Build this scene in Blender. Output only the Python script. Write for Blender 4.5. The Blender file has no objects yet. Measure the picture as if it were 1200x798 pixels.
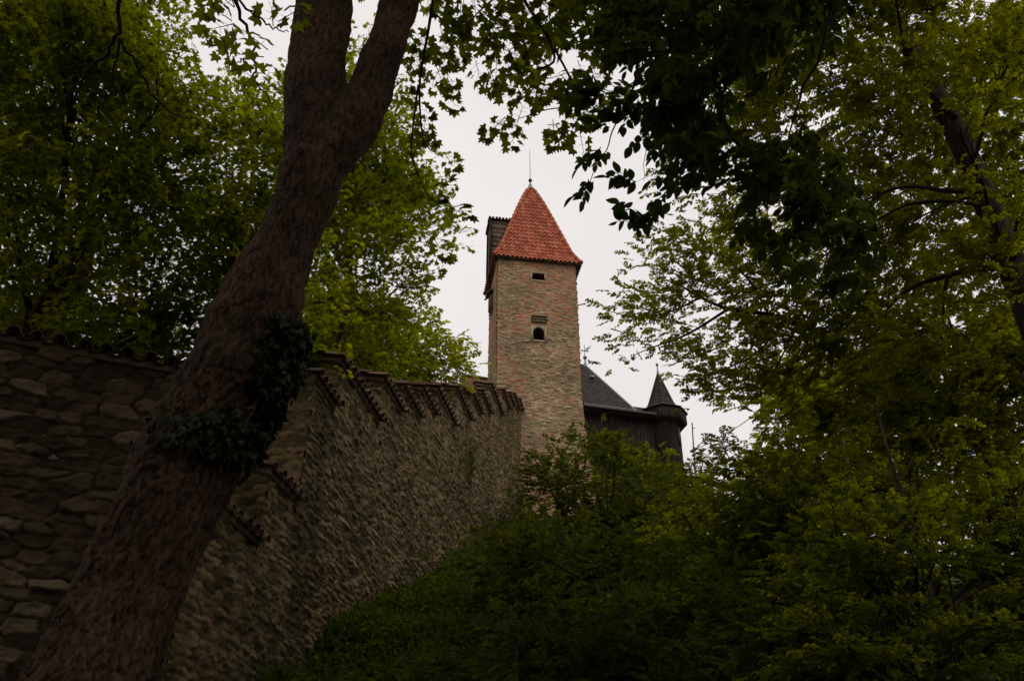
import bpy, math, random
import numpy as np
from mathutils import Vector, Matrix

random.seed(7)
RNG = np.random.default_rng(11)
SC = bpy.context.scene
COL = SC.collection

# ------------------------------------------------------------------ camera
FOC = 1050.0                      # focal length in pixels of a 1200 px wide frame
PITCH = math.radians(33.5)
CP, SP = math.cos(PITCH), math.sin(PITCH)
cam_d = bpy.data.cameras.new('camera')
cam_d.sensor_width = 36.0
cam_d.lens = 36.0 * FOC / 1200.0
cam_d.clip_start = 0.05
cam_d.clip_end = 5000.0
cam = bpy.data.objects.new('camera', cam_d)
COL.objects.link(cam)
cam.location = (0, 0, 0)
cam.rotation_euler = (math.pi / 2 + PITCH, 0, 0)
SC.camera = cam

# ------------------------------------------------------------------ sky and sun (overcast)
SUN_EL, SUN_AZ = math.radians(52), math.radians(150)     # azimuth clockwise from +Y
world = bpy.data.worlds.new('World')
SC.world = world
world.use_nodes = True
wn, wl = world.node_tree.nodes, world.node_tree.links
wn.clear()
w_out = wn.new('ShaderNodeOutputWorld')
w_bg = wn.new('ShaderNodeBackground')
w_sky = wn.new('ShaderNodeTexSky')
w_sky.sky_type = 'NISHITA'
w_sky.sun_disc = False
w_sky.sun_elevation = SUN_EL
w_sky.sun_rotation = SUN_AZ
w_bg.inputs['Strength'].default_value = 0.1
w_tc = wn.new('ShaderNodeTexCoord')
w_no = wn.new('ShaderNodeTexNoise')
w_no.inputs['Scale'].default_value = 2.2
w_no.inputs['Detail'].default_value = 5
w_no.inputs['Roughness'].default_value = 0.45
w_ra = wn.new('ShaderNodeValToRGB')                       # cloud cover, in the sky texture's own bright units
w_ra.color_ramp.elements[0].position = 0.3
w_ra.color_ramp.elements[0].color = (0.81, 0.765, 0.755, 1)
w_ra.color_ramp.elements[1].position = 0.75
w_ra.color_ramp.elements[1].color = (0.93, 0.875, 0.865, 1)
w_sc = wn.new('ShaderNodeVectorMath')
w_sc.operation = 'SCALE'
w_sc.inputs['Scale'].default_value = 10.0
w_mx = wn.new('ShaderNodeMix')
w_mx.data_type = 'RGBA'
w_mx.inputs[0].default_value = 0.97
wl.new(w_tc.outputs['Generated'], w_no.inputs['Vector'])
wl.new(w_no.outputs['Fac'], w_ra.inputs['Fac'])
wl.new(w_ra.outputs['Color'], w_sc.inputs[0])
wl.new(w_sky.outputs['Color'], w_mx.inputs[6])
wl.new(w_sc.outputs['Vector'], w_mx.inputs[7])
wl.new(w_mx.outputs[2], w_bg.inputs['Color'])
wl.new(w_bg.outputs['Background'], w_out.inputs['Surface'])

sun_d = bpy.data.lights.new('sun', 'SUN')
sun_d.energy = 1.0
sun_d.angle = math.radians(40)
sun_d.color = (1.0, 0.95, 0.87)
sun = bpy.data.objects.new('sun', sun_d)
COL.objects.link(sun)
sd = Vector((math.sin(SUN_AZ) * math.cos(SUN_EL), math.cos(SUN_AZ) * math.cos(SUN_EL), math.sin(SUN_EL)))
sun.rotation_euler = sd.to_track_quat('Z', 'Y').to_euler()

SC.view_settings.view_transform = 'Standard'
SC.view_settings.look = 'None'
SC.view_settings.gamma = 1.0
SC.view_settings.use_curve_mapping = False
SC.view_settings.exposure = 0.0
SC.cycles.max_bounces = 7
SC.cycles.diffuse_bounces = 5
SC.cycles.glossy_bounces = 2
SC.cycles.transmission_bounces = 3
SC.cycles.transparent_max_bounces = 4

# ------------------------------------------------------------------ helpers: rays, tags, noise, meshes
def ray(px, py):
    x, u = (px - 600) / FOC, (399 - py) / FOC
    return np.array([x, CP - u * SP, SP + u * CP])

def P(px, py, d):                 # a world point at depth d along the lens axis
    return ray(px, py) * d

def PY(px, py, Y):                # a world point at distance Y in plan
    r = ray(px, py)
    return r * (Y / r[1])

def tag(o, label=None, cat=None, group=None, kind=None):
    if label: o['label'] = label
    if cat: o['category'] = cat
    if group: o['group'] = group
    if kind: o['kind'] = kind
    return o

def empty(name, loc, rz=0.0):
    o = bpy.data.objects.new(name, None)
    o.empty_display_size = 0.3
    o.location = loc
    o.rotation_euler = (0, 0, rz)
    COL.objects.link(o)
    return o

def _hash(ix, iy, iz):
    h = (ix.astype(np.int64) * 374761393 + iy.astype(np.int64) * 668265263 + iz.astype(np.int64) * 2147483647) & 0xffffffff
    h = ((h ^ (h >> 13)) * 1274126177) & 0xffffffff
    h = ((h ^ (h >> 16)) * 2246822519) & 0xffffffff
    return ((h ^ (h >> 15)) & 0xffff) / 65535.0

def vnoise(p):
    p = np.asarray(p, float)
    i = np.floor(p).astype(np.int64)
    f = p - i
    f = f * f * (3 - 2 * f)
    out = 0
    for dx in (0, 1):
        for dy in (0, 1):
            for dz in (0, 1):
                w = (f[:, 0] if dx else 1 - f[:, 0]) * (f[:, 1] if dy else 1 - f[:, 1]) * (f[:, 2] if dz else 1 - f[:, 2])
                out = out + w * _hash(i[:, 0] + dx, i[:, 1] + dy, i[:, 2] + dz)
    return out

def fbm(p, oct=4):
    s, a, n = 0, 0.5, 0
    p = np.asarray(p, float)
    for k in range(oct):
        s = s + a * vnoise(p + k * 17.3)
        n += a
        a *= 0.5
        p = p * 2.03
    return s / n

class MB:                          # collects triangles and quads, builds ONE mesh object
    def __init__(self):
        self.v, self.f3, self.f4, self.t3, self.t4, self.m3, self.m4, self.n = [], [], [], [], [], [], [], 0
    def add(self, v, f, tone=None, mat=0):
        v = np.asarray(v, float).reshape(-1, 3)
        f = np.asarray(f, np.int64)
        k = f.shape[1]
        tone = np.full(len(f), 0.5) if tone is None else np.broadcast_to(np.asarray(tone, float), (len(f),))
        self.v.append(v)
        (self.f3 if k == 3 else self.f4).append(f + self.n)
        (self.t3 if k == 3 else self.t4).append(tone)
        (self.m3 if k == 3 else self.m4).append(np.full(len(f), mat))
        self.n += len(v)
        return self
    def box(self, x0, x1, y0, y1, z0, z1, M=None, tone=0.5, mat=0):
        v = np.array([[x, y, z] for x in (x0, x1) for y in (y0, y1) for z in (z0, z1)], float)
        if M is not None: v = M(v)
        f = [[0, 1, 3, 2], [4, 6, 7, 5], [0, 4, 5, 1], [2, 3, 7, 6], [0, 2, 6, 4], [1, 5, 7, 3]]
        return self.add(v, f, tone, mat)
    def tube(self, pts, rad, n=8, cap=True, tone=0.5, mat=0):
        pts = np.asarray(pts, float)
        m = len(pts)
        rad = np.broadcast_to(np.asarray(rad, float), (m,))
        T = np.gradient(pts, axis=0)
        T /= np.linalg.norm(T, axis=1)[:, None] + 1e-9
        ref = np.array([0.31, 0.17, 0.93]) if abs(T[0, 2]) < 0.9 else np.array([1.0, 0.1, 0.0])
        A = np.cross(T, ref); A /= np.linalg.norm(A, axis=1)[:, None] + 1e-9
        B = np.cross(T, A)
        a = np.linspace(0, 2 * math.pi, n, endpoint=False)
        v = pts[:, None, :] + rad[:, None, None] * (np.cos(a)[None, :, None] * A[:, None, :] + np.sin(a)[None, :, None] * B[:, None, :])
        i, j = np.meshgrid(np.arange(m - 1), np.arange(n), indexing='ij')
        i, j = i.ravel(), j.ravel()
        j2 = (j + 1) % n
        f = np.stack([i * n + j, i * n + j2, (i + 1) * n + j2, (i + 1) * n + j], 1)
        self.add(v.reshape(-1, 3), f, tone, mat)
        if cap:
            for r, o in ((0, 1), (m - 1, -1)):
                c = np.vstack([v[r], pts[r][None]])
                ff = [[q, (q + 1) % n, n][::-o] for q in range(n)]
                self.add(c, ff, tone, mat)
        return self
    def lathe(self, prof, n=16, c=(0, 0, 0), tone=0.5, mat=0, ph=0.0):
        prof = np.asarray(prof, float)
        a = np.linspace(0, 2 * math.pi, n, endpoint=False) + ph
        v = np.stack([prof[:, None, 0] * np.cos(a), prof[:, None, 0] * np.sin(a), np.broadcast_to(prof[:, None, 1], (len(prof), n))], 2) + np.asarray(c)
        i, j = np.meshgrid(np.arange(len(prof) - 1), np.arange(n), indexing='ij')
        i, j = i.ravel(), j.ravel()
        j2 = (j + 1) % n
        f = np.stack([i * n + j, i * n + j2, (i + 1) * n + j2, (i + 1) * n + j], 1)
        return self.add(v.reshape(-1, 3), f, tone, mat)
    def build(self, name, mats, parent=None, smooth=False, loc=None):
        me = bpy.data.meshes.new(name)
        v = np.concatenate(self.v)
        n3 = sum(len(f) for f in self.f3); n4 = sum(len(f) for f in self.f4)
        loops = np.concatenate([f.ravel() for f in self.f3] + [f.ravel() for f in self.f4])
        starts = np.concatenate([np.arange(n3) * 3, n3 * 3 + np.arange(n4) * 4])
        me.vertices.add(len(v)); me.vertices.foreach_set('co', v.astype(np.float32).ravel())
        me.loops.add(len(loops)); me.loops.foreach_set('vertex_index', loops.astype(np.int32))
        me.polygons.add(n3 + n4); me.polygons.foreach_set('loop_start', starts.astype(np.int32))
        tone = np.concatenate(self.t3 + self.t4); mi = np.concatenate(self.m3 + self.m4)
        me.polygons.foreach_set('material_index', mi.astype(np.int32))
        me.update(calc_edges=True)
        me.validate()
        if len(me.polygons) == n3 + n4:
            at = me.attributes.new('tone', 'FLOAT', 'FACE')
            at.data.foreach_set('value', tone.astype(np.float32))
        if smooth:
            me.polygons.foreach_set('use_smooth', np.ones(len(me.polygons), bool))
        for m in (mats if isinstance(mats, (list, tuple)) else [mats]): me.materials.append(m)
        o = bpy.data.objects.new(name, me)
        COL.objects.link(o)
        if parent is not None: o.parent = parent
        if loc is not None: o.location = loc
        return o

# ------------------------------------------------------------------ materials
def nodes_of(name):
    m = bpy.data.materials.new(name)
    m.use_nodes = True
    n, l = m.node_tree.nodes, m.node_tree.links
    n.clear()
    return m, n, l, n.new('ShaderNodeOutputMaterial')

def ramp(n, stops):
    r = n.new('ShaderNodeValToRGB')
    e = r.color_ramp.elements
    while len(e) < len(stops): e.new(0.5)
    for q, (p, c) in zip(e, stops):
        q.position = p; q.color = (*c, 1)
    return r

def noise(n, l, vec, scale, detail=4, rough=0.55):
    t = n.new('ShaderNodeTexNoise')
    t.inputs['Scale'].default_value = scale
    t.inputs['Detail'].default_value = detail
    t.inputs['Roughness'].default_value = rough
    l.new(vec, t.inputs['Vector'])
    return t

def mapping(n, l, scale=(1, 1, 1), rot=(0, 0, 0)):
    tc = n.new('ShaderNodeTexCoord')
    mp = n.new('ShaderNodeMapping')
    mp.inputs['Scale'].default_value = scale
    mp.inputs['Rotation'].default_value = rot
    l.new(tc.outputs['Object'], mp.inputs['Vector'])
    return mp.outputs['Vector']

def mixc(n, l, fac, a, b, mode='MIX'):
    m = n.new('ShaderNodeMix')
    m.data_type = 'RGBA'; m.blend_type = mode
    for s, k in ((fac, 0), (a, 6), (b, 7)):
        if isinstance(s, (int, float)): m.inputs[k].default_value = s
        elif isinstance(s, tuple): m.inputs[k].default_value = (*s, 1)
        else: l.new(s, m.inputs[k])
    return m.outputs[2]

def bsdf(n, l, out, col, rough=0.85, bump=None, bstr=0.4, bdist=0.02, spec=0.3, metal=0.0):
    b = n.new('ShaderNodeBsdfPrincipled')
    if isinstance(col, tuple): b.inputs['Base Color'].default_value = (*col, 1)
    else: l.new(col, b.inputs['Base Color'])
    b.inputs['Roughness'].default_value = rough
    b.inputs['Specular IOR Level'].default_value = spec
    b.inputs['Metallic'].default_value = metal
    if bump is not None:
        bp = n.new('ShaderNodeBump')
        bp.inputs['Strength'].default_value = bstr
        bp.inputs['Distance'].default_value = bdist
        l.new(bump, bp.inputs['Height'])
        l.new(bp.outputs['Normal'], b.inputs['Normal'])
    l.new(b.outputs['BSDF'], out.inputs['Surface'])
    return b

def attr(n, name):
    a = n.new('ShaderNodeAttribute')
    a.attribute_name = name
    return a.outputs['Fac']

def stone_material(name, stops, mortar, moss=(0.05, 0.055, 0.02), moss_at=(0.56, 0.72), stain=0.35):
    m, n, l, out = nodes_of(name)
    vec = mapping(n, l)
    base = ramp(n, stops)
    l.new(attr(n, 'tone'), base.inputs['Fac'])
    fine = noise(n, l, vec, 9.0, 6, 0.65)
    fr = ramp(n, [(0.3, (0.62, 0.6, 0.58)), (0.7, (1.18, 1.15, 1.1))])
    l.new(fine.outputs['Fac'], fr.inputs['Fac'])
    c = mixc(n, l, 0.8, base.outputs['Color'], fr.outputs['Color'], 'MULTIPLY')
    c = mixc(n, l, attr(n, 'mortar'), c, mortar)
    big = noise(n, l, vec, 0.55, 5, 0.6)
    br = ramp(n, [(0.35, (1 - stain, 1 - stain, 1 - stain * 1.05)), (0.65, (1.1, 1.08, 1.05))])
    l.new(big.outputs['Fac'], br.inputs['Fac'])
    c = mixc(n, l, 1.0, c, br.outputs['Color'], 'MULTIPLY')
    mo = noise(n, l, vec, 1.3, 6, 0.7)
    mr = ramp(n, [(moss_at[0], (0, 0, 0)), (moss_at[1], (0.7, 0.7, 0.7))])
    l.new(mo.outputs['Fac'], mr.inputs['Fac'])
    c = mixc(n, l, mr.outputs['Color'], c, moss)
    c = mixc(n, l, attr(n, 'wall_marks'), c, (0.034, 0.028, 0.013))
    bsdf(n, l, out, c, 0.92, fine.outputs['Fac'], 0.6, 0.03, 0.15)
    return m

def tile_material(name, stops, lichen=(0.16, 0.15, 0.1), lich=(0.6, 0.75)):
    m, n, l, out = nodes_of(name)
    vec = mapping(n, l)
    base = ramp(n, stops)
    l.new(attr(n, 'tone'), base.inputs['Fac'])
    nz = noise(n, l, vec, 14.0, 5)
    fr = ramp(n, [(0.3, (0.7, 0.7, 0.7)), (0.7, (1.15, 1.15, 1.15))])
    l.new(nz.outputs['Fac'], fr.inputs['Fac'])
    c = mixc(n, l, 1.0, base.outputs['Color'], fr.outputs['Color'], 'MULTIPLY')
    n2 = noise(n, l, vec, 2.6, 6, 0.7)
    lr = ramp(n, [(lich[0], (0, 0, 0)), (lich[1], (0.75, 0.75, 0.75))])
    l.new(n2.outputs['Fac'], lr.inputs['Fac'])
    c = mixc(n, l, lr.outputs['Color'], c, lichen)
    bsdf(n, l, out, c, 0.8, nz.outputs['Fac'], 0.4, 0.01, 0.3)
    return m

def bark_material(name, dark, light, sx=9.0, sz=1.6, moss=0.0, mosscol=(0.035, 0.045, 0.012)):
    m, n, l, out = nodes_of(name)
    vec = mapping(n, l, (sx, sx, sz))
    a = noise(n, l, vec, 1.0, 8, 0.65)
    r = ramp(n, [(0.38, dark), (0.62, light)])
    l.new(a.outputs['Fac'], r.inputs['Fac'])
    c = r.outputs['Color']
    v2 = mapping(n, l, (1, 1, 0.6))
    b = noise(n, l, v2, 1.7, 5, 0.6)
    pr = ramp(n, [(0.4, (0.6, 0.6, 0.6)), (0.62, (1.25, 1.2, 1.15))])
    l.new(b.outputs['Fac'], pr.inputs['Fac'])
    c = mixc(n, l, 1.0, c, pr.outputs['Color'], 'MULTIPLY')
    if moss:
        g = noise(n, l, v2, 3.3, 6, 0.7)
        gr = ramp(n, [(0.55, (0, 0, 0)), (0.7, (moss, moss, moss))])
        l.new(g.outputs['Fac'], gr.inputs['Fac'])
        c = mixc(n, l, gr.outputs['Color'], c, mosscol)
    bsdf(n, l, out, c, 0.9, a.outputs['Fac'], 0.9, 0.03, 0.15)
    return m

def leaf_material(name, stops, trans, tfac=0.5, gloss=0.04):
    m, n, l, out = nodes_of(name)
    r = ramp(n, stops)
    l.new(attr(n, 'tone'), r.inputs['Fac'])
    vec = mapping(n, l)
    nz = noise(n, l, vec, 0.9, 3)
    vr = ramp(n, [(0.3, (0.75, 0.78, 0.7)), (0.7, (1.2, 1.15, 1.1))])
    l.new(nz.outputs['Fac'], vr.inputs['Fac'])
    c = mixc(n, l, 1.0, r.outputs['Color'], vr.outputs['Color'], 'MULTIPLY')
    d = n.new('ShaderNodeBsdfDiffuse')
    l.new(c, d.inputs['Color'])
    t = n.new('ShaderNodeBsdfTranslucent')
    tc = mixc(n, l, 1.0, c, trans, 'MULTIPLY')
    l.new(tc, t.inputs['Color'])
    s = n.new('ShaderNodeMixShader'); s.inputs[0].default_value = tfac
    l.new(d.outputs[0], s.inputs[1]); l.new(t.outputs[0], s.inputs[2])
    g = n.new('ShaderNodeBsdfGlossy'); g.inputs['Roughness'].default_value = 0.5
    g.inputs['Color'].default_value = (0.8, 0.82, 0.55, 1)
    s2 = n.new('ShaderNodeMixShader'); s2.inputs[0].default_value = gloss
    l.new(s.outputs[0], s2.inputs[1]); l.new(g.outputs[0], s2.inputs[2])
    l.new(s2.outputs[0], out.inputs['Surface'])
    return m

def plain(name, col, rough=0.6, metal=0.0, var=0.25, scale=6.0, spec=0.3):
    m, n, l, out = nodes_of(name)
    vec = mapping(n, l)
    nz = noise(n, l, vec, scale, 5)
    r = ramp(n, [(0.3, (1 - var,) * 3), (0.7, (1 + var,) * 3)])
    l.new(nz.outputs['Fac'], r.inputs['Fac'])
    c = mixc(n, l, 1.0, col, r.outputs['Color'], 'MULTIPLY')
    bsdf(n, l, out, c, rough, nz.outputs['Fac'], 0.2, 0.01, spec, metal)
    return m

M = {}
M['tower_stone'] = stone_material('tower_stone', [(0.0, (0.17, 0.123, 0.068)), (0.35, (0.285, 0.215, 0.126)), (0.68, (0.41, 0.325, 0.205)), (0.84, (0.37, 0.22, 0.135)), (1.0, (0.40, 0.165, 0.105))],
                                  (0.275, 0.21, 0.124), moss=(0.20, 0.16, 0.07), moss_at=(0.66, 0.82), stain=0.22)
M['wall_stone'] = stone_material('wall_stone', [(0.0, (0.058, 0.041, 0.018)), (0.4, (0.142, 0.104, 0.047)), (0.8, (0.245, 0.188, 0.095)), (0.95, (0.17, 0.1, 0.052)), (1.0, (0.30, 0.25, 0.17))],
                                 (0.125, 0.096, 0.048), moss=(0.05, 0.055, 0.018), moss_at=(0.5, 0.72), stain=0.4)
M['bastion_stone_shaded'] = stone_material('bastion_stone_shaded', [(0.0, (0.035, 0.024, 0.013)), (0.4, (0.075, 0.052, 0.028)), (0.8, (0.12, 0.086, 0.047)), (1.0, (0.17, 0.135, 0.085))],
                                 (0.07, 0.05, 0.027), moss=(0.03, 0.032, 0.012), moss_at=(0.46, 0.7), stain=0.5)  # tree shade on this wall is put into its stone and moss colours
M['brick_stone'] = stone_material('brick_stone', [(0.0, (0.12, 0.085, 0.055)), (0.5, (0.2, 0.14, 0.085)), (0.8, (0.23, 0.11, 0.065)), (1.0, (0.28, 0.2, 0.13))],
                                  (0.2, 0.15, 0.095), moss=(0.08, 0.075, 0.03), moss_at=(0.55, 0.75), stain=0.3)
M['red_tile'] = tile_material('red_tile', [(0.0, (0.29, 0.068, 0.03)), (0.5, (0.41, 0.098, 0.047)), (1.0, (0.50, 0.165, 0.085))], (0.24, 0.13, 0.075), (0.56, 0.8))
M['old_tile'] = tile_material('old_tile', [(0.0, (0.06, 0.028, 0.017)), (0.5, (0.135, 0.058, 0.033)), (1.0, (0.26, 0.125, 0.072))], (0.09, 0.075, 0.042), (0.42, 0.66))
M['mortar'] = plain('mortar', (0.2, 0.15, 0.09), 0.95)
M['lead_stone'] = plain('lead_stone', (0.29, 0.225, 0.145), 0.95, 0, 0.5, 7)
M['shaded_tile'] = tile_material('shaded_tile', [(0.0, (0.03, 0.014, 0.009)), (0.5, (0.06, 0.026, 0.016)), (1.0, (0.10, 0.05, 0.03))], (0.035, 0.036, 0.015), (0.42, 0.6))  # old_tile darkened with the shade on the bastion coping, plus mossy patches
M['slate'] = tile_material('slate', [(0.0, (0.035, 0.029, 0.025)), (0.5, (0.055, 0.046, 0.04)), (1.0, (0.08, 0.068, 0.058))], (0.1, 0.09, 0.06), (0.65, 0.85))
M['dark_wood'] = bark_material('dark_wood', (0.012, 0.009, 0.007), (0.035, 0.026, 0.02), 14.0, 0.8)
M['oak'] = bark_material('oak', (0.07, 0.05, 0.033), (0.16, 0.12, 0.08), 3.0, 9.0)
M['zinc'] = plain('zinc', (0.2, 0.195, 0.19), 0.45, 0.6, 0.2)
M['iron'] = plain('iron', (0.03, 0.03, 0.03), 0.6, 0.4, 0.3)
M['hole'] = plain('hole', (0.012, 0.01, 0.008), 0.95)
M['pane'] = plain('pane', (0.55, 0.56, 0.58), 0.15, 0.0, 0.05, 6.0, 0.8)
M['ground'] = plain('ground', (0.035, 0.028, 0.017), 0.95, 0, 0.5, 1.6)
M['maple_bark'] = bark_material('maple_bark', (0.016, 0.0095, 0.005), (0.09, 0.051, 0.028), 30.0, 9.0, 0.5)
M['beech_bark'] = bark_material('beech_bark', (0.025, 0.02, 0.013), (0.07, 0.058, 0.04), 4.0, 1.5, 0.6)
M['pale_bark'] = bark_material('pale_bark', (0.22, 0.21, 0.19), (0.5, 0.49, 0.45), 5.0, 4.0)
M['twig'] = bark_material('twig', (0.02, 0.016, 0.012), (0.055, 0.045, 0.033), 9.0, 2.0)
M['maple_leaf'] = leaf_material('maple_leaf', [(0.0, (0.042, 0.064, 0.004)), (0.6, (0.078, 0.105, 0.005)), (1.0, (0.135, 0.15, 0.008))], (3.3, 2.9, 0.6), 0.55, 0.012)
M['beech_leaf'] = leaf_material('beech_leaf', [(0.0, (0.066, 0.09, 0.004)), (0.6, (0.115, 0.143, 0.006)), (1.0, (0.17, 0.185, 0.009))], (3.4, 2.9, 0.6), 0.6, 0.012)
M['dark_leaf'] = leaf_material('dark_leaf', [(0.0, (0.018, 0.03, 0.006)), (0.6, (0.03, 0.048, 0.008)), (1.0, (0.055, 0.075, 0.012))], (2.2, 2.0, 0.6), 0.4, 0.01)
M['shrub_leaf'] = leaf_material('shrub_leaf', [(0.0, (0.024, 0.036, 0.005)), (0.6, (0.046, 0.062, 0.007)), (1.0, (0.09, 0.10, 0.012))], (2.4, 2.2, 0.6), 0.45, 0.012)
M['ivy_leaf'] = leaf_material('ivy_leaf', [(0.0, (0.004, 0.008, 0.003)), (0.7, (0.008, 0.015, 0.005)), (1.0, (0.05, 0.07, 0.03))], (1.2, 1.3, 0.8), 0.15, 0.02)
M['grass'] = leaf_material('grass', [(0.0, (0.022, 0.04, 0.006)), (0.6, (0.042, 0.07, 0.008)), (1.0, (0.08, 0.10, 0.014))], (2.4, 2.3, 0.6), 0.5, 0.012)
M['blossom'] = plain('blossom', (0.6, 0.58, 0.48), 0.8, 0, 0.1)

# ------------------------------------------------------------------ ground
GY = np.array([-400, -60, -20, -6, 0, 6, 10.5, 14, 18.3, 26.1, 37.6, 41, 46, 60, 120, 900])
GZ = np.array([-40, -14, -6.5, -3.0, -1.75, -0.5, 0.9, 2.4, 5.0, 9.0, 14.6, 16.2, 17.6, 18.5, 18.5, 18.5])
def ground_z(x, y):
    x = np.asarray(x, float); y = np.asarray(y, float)
    z = np.interp(y, GY, GZ)
    return z - 0.10 * np.clip(x - 2, 0, 25) - 0.05 * np.clip(-x - 8, 0, 20)

gx = np.concatenate([np.linspace(-900, -40, 12), np.linspace(-36, 40, 96), np.linspace(46, 900, 12)])
gy = np.concatenate([np.linspace(-400, -30, 8), np.linspace(-26, 64, 130), np.linspace(70, 900, 12)])
XX, YY = np.meshgrid(gx, gy, indexing='ij')
zz = ground_z(XX.ravel(), YY.ravel())
pp = np.stack([XX.ravel(), YY.ravel(), zz], 1)
near = (np.abs(pp[:, 0]) < 40) & (np.abs(pp[:, 1]) < 70)
pp[:, 2] += np.where(near, (fbm(pp * np.array([0.5, 0.5, 0]), 4) - 0.5) * 0.5, 0)
i, j = np.meshgrid(np.arange(len(gx) - 1), np.arange(len(gy) - 1), indexing='ij')
i, j = i.ravel(), j.ravel(); ny = len(gy)
g = MB(); g.add(pp, np.stack([i * ny + j, (i + 1) * ny + j, (i + 1) * ny + j + 1, i * ny + j + 1], 1))
ground = g.build('ground', M['ground'], smooth=True)
tag(ground, kind='structure')

# ------------------------------------------------------------------ rubble masonry: real relief, one tone per stone
def rubble(u0, u1, v0, v1, res_u, res_v, sw, sh, relief, seed, keep=None, redfn=None):
    """grid in (u, v) with stone relief; returns u, v, height, tone, mortar, quads"""
    nu, nv = max(2, int((u1 - u0) / res_u)) + 1, max(2, int((v1 - v0) / res_v)) + 1
    U, V = np.meshgrid(np.linspace(u0, u1, nu), np.linspace(v0, v1, nv), indexing='ij')
    u, v = U.ravel(), V.ravel()
    q = np.stack([u * 0.8, v * 0.8, np.full_like(u, seed * 3.1)], 1)
    uw = u + (fbm(q * 3.4, 3) - 0.5) * sw * 0.5
    vw = v + (fbm(q * 1.6 + 40, 4) - 0.5) * sh * 0.9
    gi, gj = np.floor(vw / sh).astype(int), None
    d1 = np.full(len(u), 9.0); d2 = d1.copy(); idt = np.zeros(len(u))
    tilt = np.zeros(len(u))
    for di in (-1, 0, 1):
        ii = gi + di
        off = _hash(ii, ii * 0 + seed, ii * 0 + 5) * 1.0
        jj0 = np.floor(uw / sw - off).astype(int)
        for dj in (-1, 0, 1):
            jj = jj0 + dj
            h1 = _hash(ii, jj, ii * 0 + seed); h2 = _hash(ii, jj, ii * 0 + seed + 91); h3 = _hash(ii, jj, ii * 0 + seed + 177); h4 = _hash(ii, jj, ii * 0 + seed + 311)
            du = (uw / sw - off) - (jj + 0.5 + (h1 - 0.5) * 0.75)
            dv = vw / sh - (ii + 0.5 + (h2 - 0.5) * 0.5)
            d = (np.abs(du) ** 3.5 + np.abs(dv) ** 3.5) ** (1 / 3.5) - (h4 - 0.5) * 0.22
            c = d < d1
            d2 = np.where(c, d1, np.minimum(d2, d)); d1 = np.where(c, d, d1)
            idt = np.where(c, h3, idt); tilt = np.where(c, (h1 - 0.5) * dv * 2.2 + (h4 - .5) * du * 2.2, tilt)
    e = np.clip((d2 - d1 - 0.02) / 0.13, 0, 1); e = e ** 0.7
    rg_ = fbm(np.stack([u * 11, v * 16, u * 0 + seed], 1), 4)
    hgt = relief * (e * (0.45 + 0.9 * idt) + e * tilt * 0.8) + (rg_ - 0.5) * relief * 1.1 + (np.floor(fbm(np.stack([u * 6, v * 9, u * 0 + seed + 7], 1), 2) * 6) / 6 - .5) * relief * 0.5 * e
    mort = 1 - np.clip((d2 - d1) / 0.14, 0, 1)
    i, j = np.meshgrid(np.arange(nu - 1), np.arange(nv - 1), indexing='ij')
    i, j = i.ravel(), j.ravel()
    f = np.stack([i * nv + j, (i + 1) * nv + j, (i + 1) * nv + j + 1, i * nv + j + 1], 1)
    if keep is not None:
        cu, cv = u[f].mean(1), v[f].mean(1)
        f = f[keep(cu, cv)]
    tone = idt
    if redfn is not None: tone = redfn(u, v, idt)
    return u, v, hgt, tone, mort, f

class Masonry:                     # several rubble panels joined into ONE mesh, with point attributes tone and mortar
    def __init__(self): self.v, self.t, self.m, self.f, self.s, self.n = [], [], [], [], [], 0
    def panel(self, o, du, dv, dn, r, stain=None):
        u, v, h, t, m, f = r
        o, du, dv, dn = [np.asarray(k, float) for k in (o, du, dv, dn)]
        self.v.append(o + u[:, None] * du + v[:, None] * dv + h[:, None] * dn)
        if np.dot(np.cross(du, dv), dn) < 0: f = f[:, ::-1]
        self.t.append(t); self.m.append(m); self.s.append(np.zeros(len(u)) if stain is None else stain(u, v)); self.f.append(f + self.n); self.n += len(u)
    def build(self, name, mat, parent):
        b = MB(); b.add(np.concatenate(self.v), np.concatenate(self.f))
        o = b.build(name, mat, parent, smooth=True)
        me = o.data
        me.attributes.remove(me.attributes['tone'])
        for nm, arr in (('tone', self.t), ('mortar', self.m), ('wall_marks', self.s)):
            a = me.attributes.new(nm, 'FLOAT', 'POINT'); a.data.foreach_set('value', np.concatenate(arr).astype(np.float32))
        return o

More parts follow.
